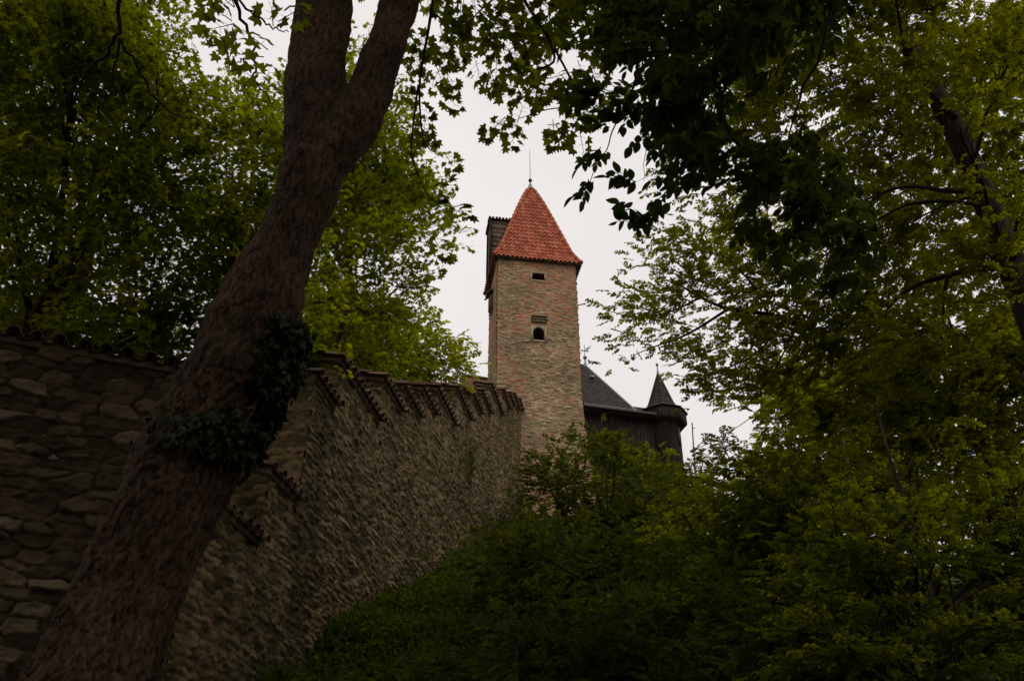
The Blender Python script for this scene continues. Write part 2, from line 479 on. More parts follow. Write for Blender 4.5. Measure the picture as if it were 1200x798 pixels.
def tile_sheet(mb, xf, length, run, pitch_x=0.25, course=0.36, rad=0.085, rng=None, under=True):
    """barrel tiles lying on a slope: x along the eave, y up the slope (0 at the eave), z off the slope; xf maps to the target frame"""
    rng = rng or RNG
    nx = max(1, int(round(length / pitch_x))); px = length / nx
    ny_ = max(1, int(round(run / course))); cy = run / ny_
    a = np.linspace(0, math.pi, 7)
    for k in range(nx + 1):
        for c in range(ny_):
            x = k * px + rng.normal(0, 0.012); y0 = c * cy - (0.05 if c else rng.uniform(0.0, 0.05)); y1 = (c + 1) * cy + 0.04
            lift = rng.uniform(0, 0.012)
            vs = []
            for rr, y, dz in ((rad * 1.06, y0, 0.05 + lift), (rad * 0.82, y1, 0.015 + lift), (rad * 1.06 - 0.02, y0, 0.05 + lift), (rad * 0.82 - 0.02, y1, 0.015 + lift)):
                vs.append(np.stack([x + rr * np.cos(a), np.full(7, y), dz + rr * np.sin(a)], 1))
            v = np.concatenate(vs); f = []
            for q in range(6):
                f += [[q, q + 1, 7 + q + 1, 7 + q], [14 + q, 21 + q, 21 + q + 1, 14 + q + 1], [q, 14 + q, 14 + q + 1, q + 1]]
            mb.add(xf(v), np.array(f)[:, ::-1], rng.uniform(0, 1))
        if k < nx and under:
            for c in range(ny_):
                x = (k + 0.5) * px; y0 = c * cy - (0.05 if c else 0.0); y1 = (c + 1) * cy + 0.04
                b_ = np.linspace(math.pi, 2 * math.pi, 6); vs = []
                for rr, y, dz in ((rad * 1.0, y0, 0.075), (rad * 1.0, y1, 0.055), (rad + 0.02, y0, 0.075), (rad + 0.02, y1, 0.055)):
                    vs.append(np.stack([x + rr * 1.05 * np.cos(b_), np.full(6, y), dz + rr * 0.7 * np.sin(b_)], 1))
                v = np.concatenate(vs); f = []
                for q in range(5):
                    f += [[q, q + 1, 6 + q + 1, 6 + q], [12 + q, 18 + q, 18 + q + 1, 12 + q + 1], [q, 12 + q, 12 + q + 1, q + 1]]
                mb.add(xf(v), np.array(f)[:, ::-1], rng.uniform(0, 0.6))

# ------------------------------------------------------------------ stepped castle wall
W0 = np.array([0.43, 40.0]); HD = math.radians(10.1)
DT = np.array([-math.sin(HD), -math.cos(HD), 0])          # along the wall, downhill towards the viewer
DN = np.array([math.cos(HD), -math.sin(HD), 0])           # outward face normal (to the right)
STEPS = [(28.35, 26.38, 5.32), (26.38, 25.1, 6.57), (25.1, 23.95, 9.2), (23.95, 21.17, 10.31), (21.17, 19.5, 11.47), (19.5, 17.8, 12.21), (17.8, 16.18, 13.16),
         (16.18, 13.76, 14.08), (13.76, 11.5, 15.48), (11.5, 9.71, 16.69), (9.71, 7.94, 17.66), (7.94, 5.38, 18.99), (5.38, 3.7, 20.2), (3.7, 2.57, 21.0), (2.57, 1.12, 21.6), (1.12, -0.1, 22.14)]
PIT = 0.27
THS = [1.5, 1.5, 1.3, 0.8, 0.8, 0.85, 0.8, 0.72, 0.7] + [0.6] * 7
def top_at(t):
    t = np.asarray(t); z = np.full(t.shape, 5.32)
    for a, b, zz_ in STEPS: z = np.where((t <= a) & (t > b), zz_, z)
    return z
wall_o = np.array([W0[0], W0[1], 0.0])
wall = empty('castle_wall', (W0[0] + DT[0] * 14, W0[1] + DT[1] * 14, float(ground_z(W0[0] + DT[0] * 14, W0[1] + DT[1] * 14))))
tag(wall, kind='thing'); tag(wall, 'long rubble stone castle wall climbing in tile capped steps to the red roofed tower', 'wall')
wall_inv = np.array(wall.location)
ma = Masonry()
def wall_marks(u, v):                     # rain streaks washed down from the ends of the copings, one broad dark band, a dirty foot
    w = u + (fbm(np.stack([u * 1.1, v * 0.5, u * 0], 1), 3) - 0.5) * 0.7
    out = 0.62 * np.exp(-((w - 24.45) / 0.42) ** 4)
    for k, (a, b, z) in enumerate(STEPS[3:]):
        h = _hash(np.array([k]), np.array([3]), np.array([9]))[0]
        out = np.maximum(out, (0.15 + 0.4 * h) * np.exp(-((w - b - 0.25) / (0.12 + 0.22 * h)) ** 2) * np.exp(-np.clip(z - v, 0, 9) / (1.0 + 2.5 * h)))
    foot = v - ground_z(W0[0] + DT[0] * u, W0[1] + DT[1] * u)
    out = np.maximum(out, 0.5 * np.clip(1 - foot / 1.3, 0, 1) * fbm(np.stack([u, v, u * 0 + 3], 1), 3) * 1.4)
    return np.clip(out * (0.6 + 0.8 * fbm(np.stack([u * 3, v * 1.2, u * 0 + 8], 1), 3)), 0, 0.8)
for a, b, z in STEPS:                                     # v is world height, so the courses run level and on across the steps
    g_lo = float(ground_z(W0[0] + DT[0] * a, W0[1] + DT[1] * a)) - 0.9
    ma.panel(wall_o - wall_inv, DT, (0, 0, 1), DN, rubble(b, a, g_lo, z, 0.038, 0.024, 0.31, 0.125, 0.055, 3), wall_marks)
for k, (a, b, z) in enumerate(STEPS):
    z_low = STEPS[k - 1][2] if k else z - 4.5
    THICK = THS[k]
    r = rubble(-0.06, THICK, z_low - 0.2, z + PIT * THICK, 0.035, 0.028, 0.32, 0.12, 0.045, 20 + k, keep=lambda u, v, z=z: v < z + PIT * u)
    ma.panel(wall_o + DT * a - wall_inv, -DN, (0, 0, 1), DT, r)
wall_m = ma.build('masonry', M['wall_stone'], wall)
mb = MB()
for k, (a, b, z) in enumerate(STEPS):
    mb.box(b, a - 0.0, -THS[k], -0.005, float(ground_z(W0[0] + DT[0] * a, W0[1] + DT[1] * a)) - 1.5, z - 0.06, M=lambda v: wall_o - wall_inv + v[:, :1] * DT + v[:, 1:2] * DN + v[:, 2:] * np.array([0, 0, 1.0]))
mb.build('core', M['mortar'], wall)
for k, (a, b, z) in enumerate(STEPS):
    THICK = THS[k]; mb = MB(); L = a - b + 0.14
    sl = math.sqrt(1 + PIT * PIT); ex = -DT                # x runs uphill from the lower end
    ey = (-DN + np.array([0, 0, PIT])) / sl; ez = np.cross(ex, ey); ez = ez if ez[2] > 0 else -ez
    o = wall_o + DT * (a + 0.12) + DN * 0.2 + np.array([0, 0, z - 0.02]) - wall_inv
    xf = lambda v, o=o, ey=ey, ez=ez: o + v[:, :1] * ex + v[:, 1:2] * ey + v[:, 2:] * ez
    tile_sheet(mb, xf, L - 0.02, THICK + 0.25, 0.27, 0.42, 0.095)
    mb.box(0.03, L, 0.1, THICK + 0.2, -0.07, 0.03, M=xf, tone=0.1, mat=1)
    mb.build('coping', [M['old_tile'], M['mortar']], wall)

# ------------------------------------------------------------------ left wall
A0 = PY(250, 436, 11.7); DL = np.array([-math.cos(math.radians(21.7)), -math.sin(math.radians(21.7)), 0])
NL = np.array([math.sin(math.radians(21.7)), -math.cos(math.radians(21.7)), 0])
bw = empty('bastion_wall', (*(A0[:2] + DL[:2] * 2.5), float(ground_z(A0[0], A0[1]))))
tag(bw, kind='thing'); tag(bw, 'dark shaded wall of large rubble stones behind the leaning tree trunk', 'wall')
bi = np.array(bw.location); base_o = np.array([A0[0], A0[1], 0.0])
ma = Masonry()
LZ = A0[2]
ma.panel(base_o - bi, DL, (0, 0, 1), NL, rubble(0.12, 6.5, -1.5, LZ - 0.12, 0.022, 0.02, 0.44, 0.18, 0.07, 7))
ma.panel(base_o - bi + DL * 0.12, -NL, (0, 0, 1), -DL, rubble(-0.08, 1.3, -1.0, LZ - 0.12, 0.08, 0.06, 0.5, 0.22, 0.06, 8))
ma.build('masonry', M['bastion_stone_shaded'], bw)
mb = MB(); mb.box(0.13, 6.5, -1.3, -0.01, -1.5, LZ - 0.16, M=lambda v: base_o - bi + v[:, :1] * DL + v[:, 1:2] * NL + v[:, 2:] * np.array([0, 0, 1.0]))
mb.build('core', M['mortar'], bw)
mb = MB(); ez_ = np.array([0, 0, 1.0])
ey = (-NL + np.array([0, 0, 0.3])); ey /= np.linalg.norm(ey); ez = np.cross(DL, ey); ez = ez if ez[2] > 0 else -ez
o = base_o + DL * 0.0 + NL * 0.2 + ez_ * (LZ - 0.14) - bi
xf = lambda v: o + v[:, :1] * DL + v[:, 1:2] * ey + v[:, 2:] * ez
tile_sheet(mb, xf, 7.0, 1.5, 0.3, 0.42, 0.1)
mb.box(0, 7.0, 0.1, 1.4, -0.07, 0.03, M=xf, tone=0.1, mat=1)
mb.build('coping', [M['shaded_tile'], M['mortar']], bw)

# ------------------------------------------------------------------ tower
TA = math.radians(9.0)
TX = np.array([math.cos(TA), math.sin(TA), 0]); TY = np.array([-math.sin(TA), math.cos(TA), 0])
def front(px, py):                 # (u, z) on the tower's front plane
    r = ray(px, py)
    A = np.array([[r[0], -TX[0]], [r[1], -TX[1]]])
    k, u = np.linalg.solve(A, W0)
    return u, k * r[2]
UL = front(582.0, 430)[0]; UR = front(679.5, 420)[0]
TW = UR - UL; TD = 3.3
T0 = W0 + TX[:2] * UL
EAVE = front(630, 307)[1]
tower = empty('castle_tower', (T0[0], T0[1], 0.0), TA)
tag(tower, 'tall square stone tower with steep red tiled pyramid roof and spike', 'tower')
ZB = 13.5
def flare(z): return 0.30 * np.clip((23.4 - z) / 5.0, 0, 2.0) ** 1.2
WINS = {}
w1 = front(623.5, 320.5); w1b = front(638, 329.5); w2 = front(624.5, 384); w2b = front(638, 400); w3a = front(622.5, 370); w3b = front(641, 379.5)
def inwin(u, z):
    a = (u > w1[0] - UL) & (u < w1b[0] - UL) & (z < w1[1]) & (z > w1b[1])
    uc = (w2[0] + w2b[0]) / 2 - UL; hw = (w2b[0] - w2[0]) / 2
    b = (np.abs(u - uc) < hw) & (z > w2b[1]) & (z < w2[1] - hw) | (((u - uc) ** 2 + (z - w2[1] + hw) ** 2) < hw ** 2)
    return a | b
def redcorner(u, v, idt):
    q = np.stack([u * 0.35, v * 0.28, u * 0 + 2.2], 1)
    n_ = fbm(q, 3)
    edge = np.clip(1 - np.minimum(u, TW - u) / 0.55, 0, 1)
    red = np.clip((n_ - 0.5) * 5 + edge * 0.75 + (v > EAVE - 1.6) * 0.5, 0, 1)
    pick = _hash(np.floor(idt * 9999), np.floor(idt * 77), np.floor(idt * 313)) < 0.12 + 0.75 * red
    return np.where(pick, 0.80 + 0.2 * idt, idt * 0.7)
ma = Masonry()
r = list(rubble(0, TW, ZB, EAVE + 0.25, 0.035, 0.026, 0.30, 0.115, 0.042, 31, keep=lambda u, v: ~inwin(u, v), redfn=redcorner))
x = r[0] + (r[0] / TW) * flare(r[1]) - (1 - r[0] / TW) * flare(r[1]) * 0.3
r[0] = x; hh = r[2] + flare(r[1]); r[2] = hh
ma.panel((0, 0, 0), (1, 0, 0), (0, 0, 1), (0, -1, 0), r)
ma.panel((0, 0, 0), (0, 1, 0), (0, 0, 1), (-1, 0, 0), rubble(0, TD, ZB, EAVE + 0.25, 0.05, 0.03, 0.30, 0.115, 0.042, 32, redfn=redcorner))
rr = list(rubble(0, TD, ZB, EAVE + 0.25, 0.1, 0.06, 0.40, 0.15, 0.05, 33)); rr[2] = rr[2] + flare(rr[1])
ma.panel((TW, 0, 0), (0, 1, 0), (0, 0, 1), (1, 0, 0), rr)
ma.panel((0, TD, 0), (1, 0, 0), (0, 0, 1), (0, 1, 0), rubble(0, TW, ZB, EAVE + 0.25, 0.15, 0.1, 0.40, 0.15, 0.05, 34))
ma.build('masonry', M['tower_stone'], tower)
# openings
def reveal(name, x0, x1, z0, z1, arch=False):
    mb = MB(); d = 0.45
    if arch:
        n = 14; hw = (x1 - x0) / 2; xc = (x0 + x1) / 2
        a = np.linspace(0, math.pi, n)
        pts = [(x1, z0)] + [(xc + hw * math.cos(t), z1 - hw + hw * math.sin(t)) for t in a] + [(x0, z0)]
    else:
        pts = [(x1, z0), (x1, z1), (x0, z1), (x0, z0)]
    n = len(pts)
    v = [(p[0], -0.03, p[1]) for p in pts] + [(p[0], d, p[1]) for p in pts]
    f = [[q, (q + 1) % n, n + (q + 1) % n, n + q] for q in range(n)]
    mb.add(v, f, 0.4)
    mb.box(x0 - 0.1, x1 + 0.1, d, d + 0.05, z0 - 0.1, z1 + 0.1, mat=1)
    o = mb.build(name, [M['oak'], M['hole']], tower)
    return o
reveal('window', w1[0] - UL, w1b[0] - UL, w1b[1], w1[1])
fm = MB(); x0, x1, z0, z1 = w1[0] - UL, w1b[0] - UL, w1b[1], w1[1]
for bx_ in ((x0 - .09, x1 + .09, z1 + .002, z1 + .12), (x0 - .09, x1 + .09, z0 - .1, z0 - .002), (x0 - .1, x0 - .002, z0, z1), (x1 + .002, x1 + .1, z0, z1)):
    fm.box(bx_[0], bx_[1], -0.055, 0.1, bx_[2], bx_[3], tone=.6)
fo = fm.build('window_frame', M['lead_stone'], tower)
reveal('window', w2[0] - UL, w2b[0] - UL, w2b[1], w2[1], True)
fm = MB(); x0, x1, z0, z1 = w2[0] - UL, w2b[0] - UL, w2b[1], w2[1]
fm.box(x0 - .14, x0 - .003, -0.08, 0.1, z0 - .1, z1 + .1); fm.box(x1 + .003, x1 + .14, -0.08, 0.1, z0 - .1, z1 + .1); fm.box(x0 - .003, x1 + .003, -0.09, 0.1, z0 - .12, z0 - .004)
n = 10; hw = (x1 - x0) / 2; xc = (x0 + x1) / 2                      # the spandrel above the round head
a = np.linspace(0, math.pi, n)
v = [(xc + hw * math.cos(t), -0.085, z1 - hw + hw * math.sin(t)) for t in a] + [(xc + hw * math.cos(t) * 1.0, -0.085, z1 + 0.13) for t in a]
fm.add(v, [[q, n + q, n + q + 1, q + 1] for q in range(n - 1)])
fm.build('window_frame', M['lead_stone'], tower)
fm = MB(); x0, x1, z0, z1 = w3a[0] - UL, w3b[0] - UL, w3b[1], w3a[1]
hgt = (z1 - z0) / 5
for q in range(3):
    fm.box(x0 - 0.03 * (q % 2), x1 + 0.03 * (q % 2), -0.14 + 0.02 * (q % 2), 0.1, z0 + q * 2 * hgt, z0 + (q * 2 + 1) * hgt)
fm.box(x0 + .02, x1 - .02, -0.055, 0.1, z0 + hgt, z1 - hgt, mat=1)
fm.build('lintel', [M['oak'], M['hole']], tower)
# roof
OV = 0.30
cx, cy = TW / 2, TD / 2
apexY = W0[1] + (TX * (cx + UL) + TY * cy)[1]
APEX = PY(622, 220, apexY)[2]
RH = APEX - (EAVE - 0.05)
HW, HDp = TW / 2 + OV, TD / 2 + OV
PROF_H = np.array([0, 0.06, 0.13, 0.29, 0.54, 0.78, 0.92, 1.0]); PROF_W = np.array([1.0, 0.90, 0.81, 0.675, 0.465, 0.255, 0.11, 0.0])
def roofpt(hh):
    return np.interp(hh, PROF_H, PROF_W)
rb = MB()
hs = np.linspace(0, 1, 200); ws = roofpt(hs)
for face in range(4):
    half, dep = (HW, HDp) if face % 2 == 0 else (HDp, HW)
    # slope length along the face profile
    dy, dz = np.diff(dep * (1 - ws)), np.diff(RH * hs)
    S = np.concatenate([[0], np.cumsum(np.hypot(dy, dz))]); SL = S[-1]
    pitch, course = 0.25, 0.35
    nc = int(round(2 * half / pitch)); pitch = 2 * half / nc; nr = int(round(SL / course)); course = SL / nr
    sub = 8; subr = 5
    xs = np.linspace(-half, half, nc * sub + 1)
    ss = []
    for k in range(nr):
        ss += [k * course + q for q in (0.0, 0.02, 0.15, course - 0.004)]
    ss = np.array(ss + [SL])
    X, Sg = np.meshgrid(xs, ss, indexing='ij')
    phx = (X / pitch) % 1.0
    barrel = np.where(phx < 0.58, np.sin(phx / 0.58 * math.pi) ** 0.8 * 0.075, -np.sin((phx - 0.58) / 0.42 * math.pi) * 0.02)
    fr = (Sg / course) % 1.0
    fr = np.where(np.isclose(Sg % course, 0, atol=1e-6) | np.isclose(Sg % course, course, atol=1e-6), 0.0, fr)
    row = np.floor(Sg / course + 1e-6)
    colm = np.floor(X / pitch)
    jit = (_hash(row.ravel(), colm.ravel(), row.ravel() * 0 + face) - 0.5).reshape(X.shape) * 0.018
    hgt = barrel * (1.0 - 0.25 * fr) + 0.04 * (1 - fr) + jit
    h_ = np.interp(Sg, S, hs); w_ = np.interp(Sg, S, ws)
    lim = w_ * half + 0.02
    Xc = np.clip(X, -lim, lim)
    # face frame: outward direction e_o, along e_a
    ang = face * math.pi / 2
    ea = np.array([math.cos(ang), math.sin(ang)]); eo = np.array([math.sin(ang), -math.cos(ang)])
    nslope = np.arctan2(np.interp(Sg, S[1:], dz), np.interp(Sg, S[1:], dy))
    outw = w_ * dep + hgt * np.sin(nslope)
    zz_ = (EAVE - 0.05) + h_ * RH + hgt * np.cos(nslope)
    V = np.stack([cx + ea[0] * Xc + eo[0] * outw, cy + ea[1] * Xc + eo[1] * outw, zz_], 2).reshape(-1, 3)
    ni, nj = X.shape
    i, j = np.meshgrid(np.arange(ni - 1), np.arange(nj - 1), indexing='ij'); i, j = i.ravel(), j.ravel()
    f = np.stack([i * nj + j, (i + 1) * nj + j, (i + 1) * nj + j + 1, i * nj + j + 1], 1)
    xm = (X.ravel()[f]).mean(1); lm = (lim.ravel()[f]).mean(1)
    ok = np.abs(xm) < lm + pitch / sub
    f = f[ok]
    tn = _hash(row.ravel()[f[:, 0]], colm.ravel()[f[:, 0]], f[:, 0] * 0 + 40 + face)
    rb.add(V, f, tn)
    # soffit strip under the eave
roof = rb.build('roof', [M['red_tile']], tower, smooth=False)
sb = MB()
def ring(hw, hd, z): return np.array([[cx - hw, cy - hd, z], [cx + hw, cy - hd, z], [cx + hw, cy + hd, z], [cx - hw, cy + hd, z]])
v = np.vstack([ring(HW - .02, HDp - .02, EAVE - 0.03), ring(TW / 2 - 0.1, TD / 2 - 0.1, EAVE + 0.12), ring(HW - .02, HDp - .02, EAVE - 0.09), ring(TW / 2 - 0.1, TD / 2 - 0.1, EAVE - 0.02)])
f = []
for q in range(4):
    p = (q + 1) % 4
    f += [[q, p, 8 + p, 8 + q], [8 + q, 8 + p, 12 + p, 12 + q], [q, 4 + q, 4 + p, p]]
sb.add(v, f)
soff = sb.build('eaves_board', M['oak'], roof)
# hip tiles
for sx, sy in ((-1, -1), (1, -1), (1, 1), (-1, 1)):
    hb = MB(); hh_ = np.linspace(0.0, 0.97, 19)
    pts = np.stack([cx + sx * HW * roofpt(hh_), cy + sy * HDp * roofpt(hh_), EAVE - 0.01 + RH * hh_ + 0.03], 1)
    for k in range(18):
        hb.tube([pts[k] + 0.0, pts[k + 1] + (pts[k + 1] - pts[k]) * 0.12], [0.125, 0.095], 9, True, RNG.uniform(0.1, 0.8))
    hb.build('hip_tiles', M['red_tile'], roof, smooth=False)
fb = MB()
ap = np.array([cx, cy, APEX])
fb.lathe([(0.23, -0.22), (0.13, 0.1), (0.05, 0.36), (0.035, 0.5)], 12, ap)
fin = fb.build('finial', M['zinc'], roof, smooth=True)
fb = MB(); th = np.linspace(-math.pi / 2, math.pi / 2, 9)
fb.lathe(np.stack([0.125 * np.cos(th) + 1e-4, 0.6 + 0.125 * np.sin(th)], 1), 14, ap)
fb.build('ball', M['iron'], fin, smooth=True)
top = PY(622, 175, apexY)[2]
fb = MB(); fb.tube([ap + np.array([0, 0, 0.7]), np.array([cx, cy, top])], [0.022, 0.012], 6)
fb.build('spike', M['iron'], fin)
# dormer on the left slope
DY = np.array([0, 0, 0])
def tloc(px, py, y):              # local tower point at local depth y
    r = ray(px, py); o = np.array([T0[0], T0[1]]) + TY[:2] * y
    k, u = np.linalg.solve(np.array([[r[0], -TX[0]], [r[1], -TX[1]]]), o)
    return np.array([u, y, k * r[2]])
yd0, yd1 = 1.0, 2.3
pL = tloc(576, 256, yd0); pR = tloc(604, 262, yd0); pB = tloc(577, 293, yd0)
dr = MB()
xl, xr, zt, zb = pL[0], cx - 0.35, pL[2] - 0.12, EAVE - 0.1
for q in range(11):               # weather boards on the cheeks
    za = zb + (zt - zb) * q / 11; zc = zb + (zt - zb) * (q + 1) / 11
    dr.box(xl, xr, yd0 - 0.02 * (q % 2), yd0 + 0.07, za + .002, zc, tone=RNG.uniform(.3, .8))
    dr.box(xl, xr, yd1 - 0.05, yd1 + 0.02 * (q % 2), za + .002, zc, tone=RNG.uniform(.3, .8))
dr.box(xl - 0.02, xl + 0.08, yd0 + .071, yd1 - .051, zb, zt)
dr.box(xl - 0.1, xl + 0.03, yd0 - 0.09, yd0 + .03, zb + 0.2, zt + .01, mat=1)
dr.box(xl - 0.1, xl + 0.03, yd1 - 0.03, yd1 + .09, zb + 0.2, zt + .01, mat=1)
dorm = dr.build('dormer', [M['oak'], M['dark_wood']], tower)
dt = MB()
for sgn, yy in ((1, yd0 - 0.16), (-1, yd1 + 0.16)):
    ym = (yd0 + yd1) / 2; run = math.hypot(ym - yd0 + 0.16, 0.3)
    ey = np.array([0, (ym - yy), 0.3]); ey /= np.linalg.norm(ey); ex_ = np.array([1.0, 0, 0]); ez = np.cross(ex_, ey); ez = ez if ez[2] > 0 else -ez
    oo = np.array([xl - 0.12, yy, zt - 0.02])
    tile_sheet(dt, lambda v: oo + v[:, :1] * ex_ + v[:, 1:2] * ey + v[:, 2:] * ez, xr - xl, run, 0.2, 0.3, 0.075)
dt.build('roof', M['old_tile'], dorm)
# small latrine bay low on the left face
b0 = tloc(571, 348, 1.9); bb = MB()
zt = b0[2]; zb = tloc(571, 364, 1.9)[2]
bb.box(-0.24, 0.05, 1.6, 2.1, zb, zt); bb.box(-0.14, 0.05, 1.65, 2.05, zb - 0.2, zb - .002)
bay = bb.build('bay', M['oak'], tower)
bt = MB(); ey = np.array([0.55, 0, 0.6]); ey /= np.linalg.norm(ey); ex_ = np.array([0, 1.0, 0]); ez = np.array([-ey[2], 0, ey[0]])
oo = np.array([-0.34, 1.52, zt - 0.04])
tile_sheet(bt, lambda v: oo + v[:, :1] * ex_ + v[:, 1:2] * ey + v[:, 2:] * ez, 0.66, 0.5, 0.2, 0.3, 0.075)
bt.build('roof', M['old_tile'], bay)

# low wall left of the tower
q0 = PY(543, 441, 43.0); q1 = PY(572, 444, 43.4)
lw = empty('parapet_wall', (q0[0], q0[1], q0[2] - 4)); li = np.array(lw.location)
tag(lw, kind='thing'); tag(lw, 'short pale stone wall with flat capping against the left foot of the tower', 'wall')
dd = q1 - q0; LL = np.linalg.norm(dd[:2]) + 1.0; dd = np.array([dd[0], dd[1], 0]) / np.linalg.norm(dd[:2]); nn_ = np.array([dd[1], -dd[0], 0])
ma = Masonry(); ma.panel(np.array([q0[0], q0[1], 0]) - li, dd, (0, 0, 1), nn_, rubble(0, LL, q0[2] - 4, q0[2], 0.05, 0.04, 0.4, 0.14, 0.04, 51))
ma.panel(np.array([q0[0], q0[1], 0]) - li, -nn_, (0, 0, 1), -dd, rubble(0, 0.6, q0[2] - 4, q0[2], 0.08, 0.05, 0.4, 0.14, 0.04, 52))
ma.build('masonry', M['tower_stone'], lw)
mb = MB(); oo = np.array([q0[0], q0[1], q0[2]]) - li
mb.box(-0.1, LL, -0.12, 0.7, 0.0, 0.1, M=lambda v: oo + v[:, :1] * dd - v[:, 1:2] * nn_ + v[:, 2:] * np.array([0, 0, 1]))
mb.build('capping', M['oak'], lw)

# ------------------------------------------------------------------ timber hall with slate roof and turret
HY = 50.0
ha = math.radians(14)
HX = np.array([math.cos(ha), math.sin(ha), 0]); HN = np.array([-math.sin(ha), math.cos(ha), 0])
hc = PY(780, 492, HY)                                     # front right corner at eaves height
H0 = hc[:2].copy()
def hloc(px, py, y=0.0):
    r = ray(px, py); o = H0 + HN[:2] * y
    k, u = np.linalg.solve(np.array([[r[0], -HX[0]], [r[1], -HX[1]]]), o)
    return np.array([u, y, k * r[2]])
hall = empty('timber_hall', (H0[0], H0[1], 0.0), ha)
tag(hall, 'dark timber clad hall with slate hipped roof and pointed corner turret', 'building')
zE = hloc(735, 487)[2]
hx0 = -9.0; HDEP = 8.0
hb = MB()
nb = 40
for q in range(nb):                                       # upright boards with gaps
    xa = hx0 + (0 - hx0) * q / nb; xb = hx0 + (0 - hx0) * (q + 1) / nb
    hb.box(xa + .008, xb - .008, -0.02 * (q % 2), 0.1, zE - 11, zE, tone=RNG.uniform(0, 1))
for q in range(nb):
    ya = HDEP * q / nb; yb = HDEP * (q + 1) / nb
    hb.box(-0.1 + .0, 0.02 * (q % 2), ya + .11, yb + .10, zE - 11, zE)
hb.box(hx0, -0.12, 0.12, HDEP, zE - 11, zE)
hb.build('wall', M['dark_wood'], hall)
ridge = hloc(686, 429, 4.0)
def slate_face(mb, quad, rows, cols, rng):                # quad: lower-left, lower-right, upper-right, upper-left
    a, b, c, d = [np.array(k, float) for k in quad]
    nrm = np.cross(b - a, d - a); nrm /= np.linalg.norm(nrm)
    if nrm[2] < 0: nrm = -nrm
    for r_ in range(rows):
        t0, t1 = r_ / rows, (r_ + 1) / rows + 0.25 / rows
        t1 = min(t1, 1)
        la, lb = a + (d - a) * t0, b + (c - b) * t0; ua, ub = a + (d - a) * t1, b + (c - b) * t1
        w = np.linalg.norm(lb - la); n_ = max(1, int(cols * w / max(np.linalg.norm(b - a), 1e-6)))
        off = 0.5 * (r_ % 2) / n_
        for k in range(n_ + (1 if off else 0)):
            s0 = max(0, k / n_ - off); s1 = min(1, (k + 1) / n_ - off)
            if s1 - s0 < 1e-4: continue
            g_ = 0.04 / n_
            lo = nrm * (0.03 + rng.uniform(0, 0.008)); hi = nrm * 0.008
            v = [la + (lb - la) * (s0 + g_) + lo, la + (lb - la) * (s1 - g_) + lo, ua + (ub - ua) * (s1 - g_) + hi, ua + (ub - ua) * (s0 + g_) + hi,
                 la + (lb - la) * (s0 + g_) + lo - nrm * .022, la + (lb - la) * (s1 - g_) + lo - nrm * .022]
            mb.add(v, [[0, 1, 2, 3], [4, 5, 1, 0]], rng.uniform(0, 1))
    mb.add([a - nrm * .01, b - nrm * .01, c - nrm * .01, d - nrm * .01], [[0, 1, 2, 3]], 0.2)
ov = 0.5
zR = ridge[2]; rx = ridge[0]; ry = HDEP / 2
rb = MB()
xE = hloc(747, 484, -ov)[0]
eL, eR = np.array([hx0, -ov, zE]), np.array([xE, -ov, zE])
p_r = np.array([rx, ry, zR]); p_l = np.array([hx0, ry, zR])
slate_face(rb, (eL, eR, p_r, p_l), 26, 50, RNG)
slate_face(rb, (eR, (xE, HDEP + ov, zE), p_r, p_r), 26, 50, RNG)
slate_face(rb, ((xE, HDEP + ov, zE), (hx0, HDEP + ov, zE), p_l, p_r), 8, 20, RNG)
rb.box(hx0, 0.2, -ov + .02, HDEP, zE - 0.2, zE - .02, tone=0, mat=1)
hroof = rb.build('roof', [M['slate'], M['dark_wood']], hall)
hp = MB(); hp.tube([eR + np.array([0, 0, .05]), p_r + np.array([0, 0, .05])], 0.07, 8); hp.tube([p_r + np.array([0, 0, .05]), p_l + np.array([0, 0, .05])], 0.08, 8)
hp.build('ridge', M['zinc'], hroof)
gt = MB()
gx_ = np.linspace(hx0, 0.5, 3)
prof = np.linspace(math.pi, 2 * math.pi, 7)
for rr_, fl in ((0.11, 1), (0.095, -1)):
    v = np.array([[x_, -ov - 0.1 + rr_ * math.cos(t), zE + 0.03 + rr_ * math.sin(t)] for x_ in gx_ for t in prof])
    f = [[a_ * 7 + b_, a_ * 7 + b_ + 1, (a_ + 1) * 7 + b_ + 1, (a_ + 1) * 7 + b_][::fl] for a_ in range(2) for b_ in range(6)]
    gt.add(v, f)
for x_ in np.arange(hx0, 0, 1.2): gt.box(x_, x_ + .04, -ov - 0.22, -ov + .05, zE + 0.03, zE + .06)
gt.build('gutter', M['zinc'], hall)
sg = MB()                                                  # snow guard rail near the eave
for off in (0.25, 0.4):
    sg.tube([np.array([hx0, -ov + off, zE + 0.22 + off * 0.5]), np.array([-2.0, -ov + off, zE + 0.22 + off * 0.5])], 0.025, 6)
sg.build('snow_guard', M['zinc'], hroof)
sk = MB(); lp = hloc(692, 445, 2.4); sk.box(lp[0] - .15, lp[0] + .15, 1.9, 2.2, lp[2] - .1, lp[2] + .08)
sk.build('roof_hook', M['zinc'], hroof)
fz = MB(); fz.lathe([(0.16, -0.1), (0.06, 0.35), (0.04, 0.6)], 10, p_r)
hf = fz.build('finial', M['zinc'], hroof, smooth=True)
fz = MB(); fz.lathe(np.stack([0.15 * np.cos(th) + 1e-4, 0.7 + 0.15 * np.sin(th)], 1), 12, p_r); fz.build('ball', M['zinc'], hf, smooth=True)
fz = MB(); fz.tube([p_r + np.array([0, 0, .8]), p_r + np.array([0, 0, 1.75])], 0.025, 6)
fz.box(p_r[0] - .35, p_r[0] + .3, p_r[1] - .012, p_r[1] + .012, p_r[2] + 1.22, p_r[2] + 1.3)
va = [(-.0, 1.25), (.22, 1.3), (.55, 1.78), (.3, 1.62), (.12, 1.5)]
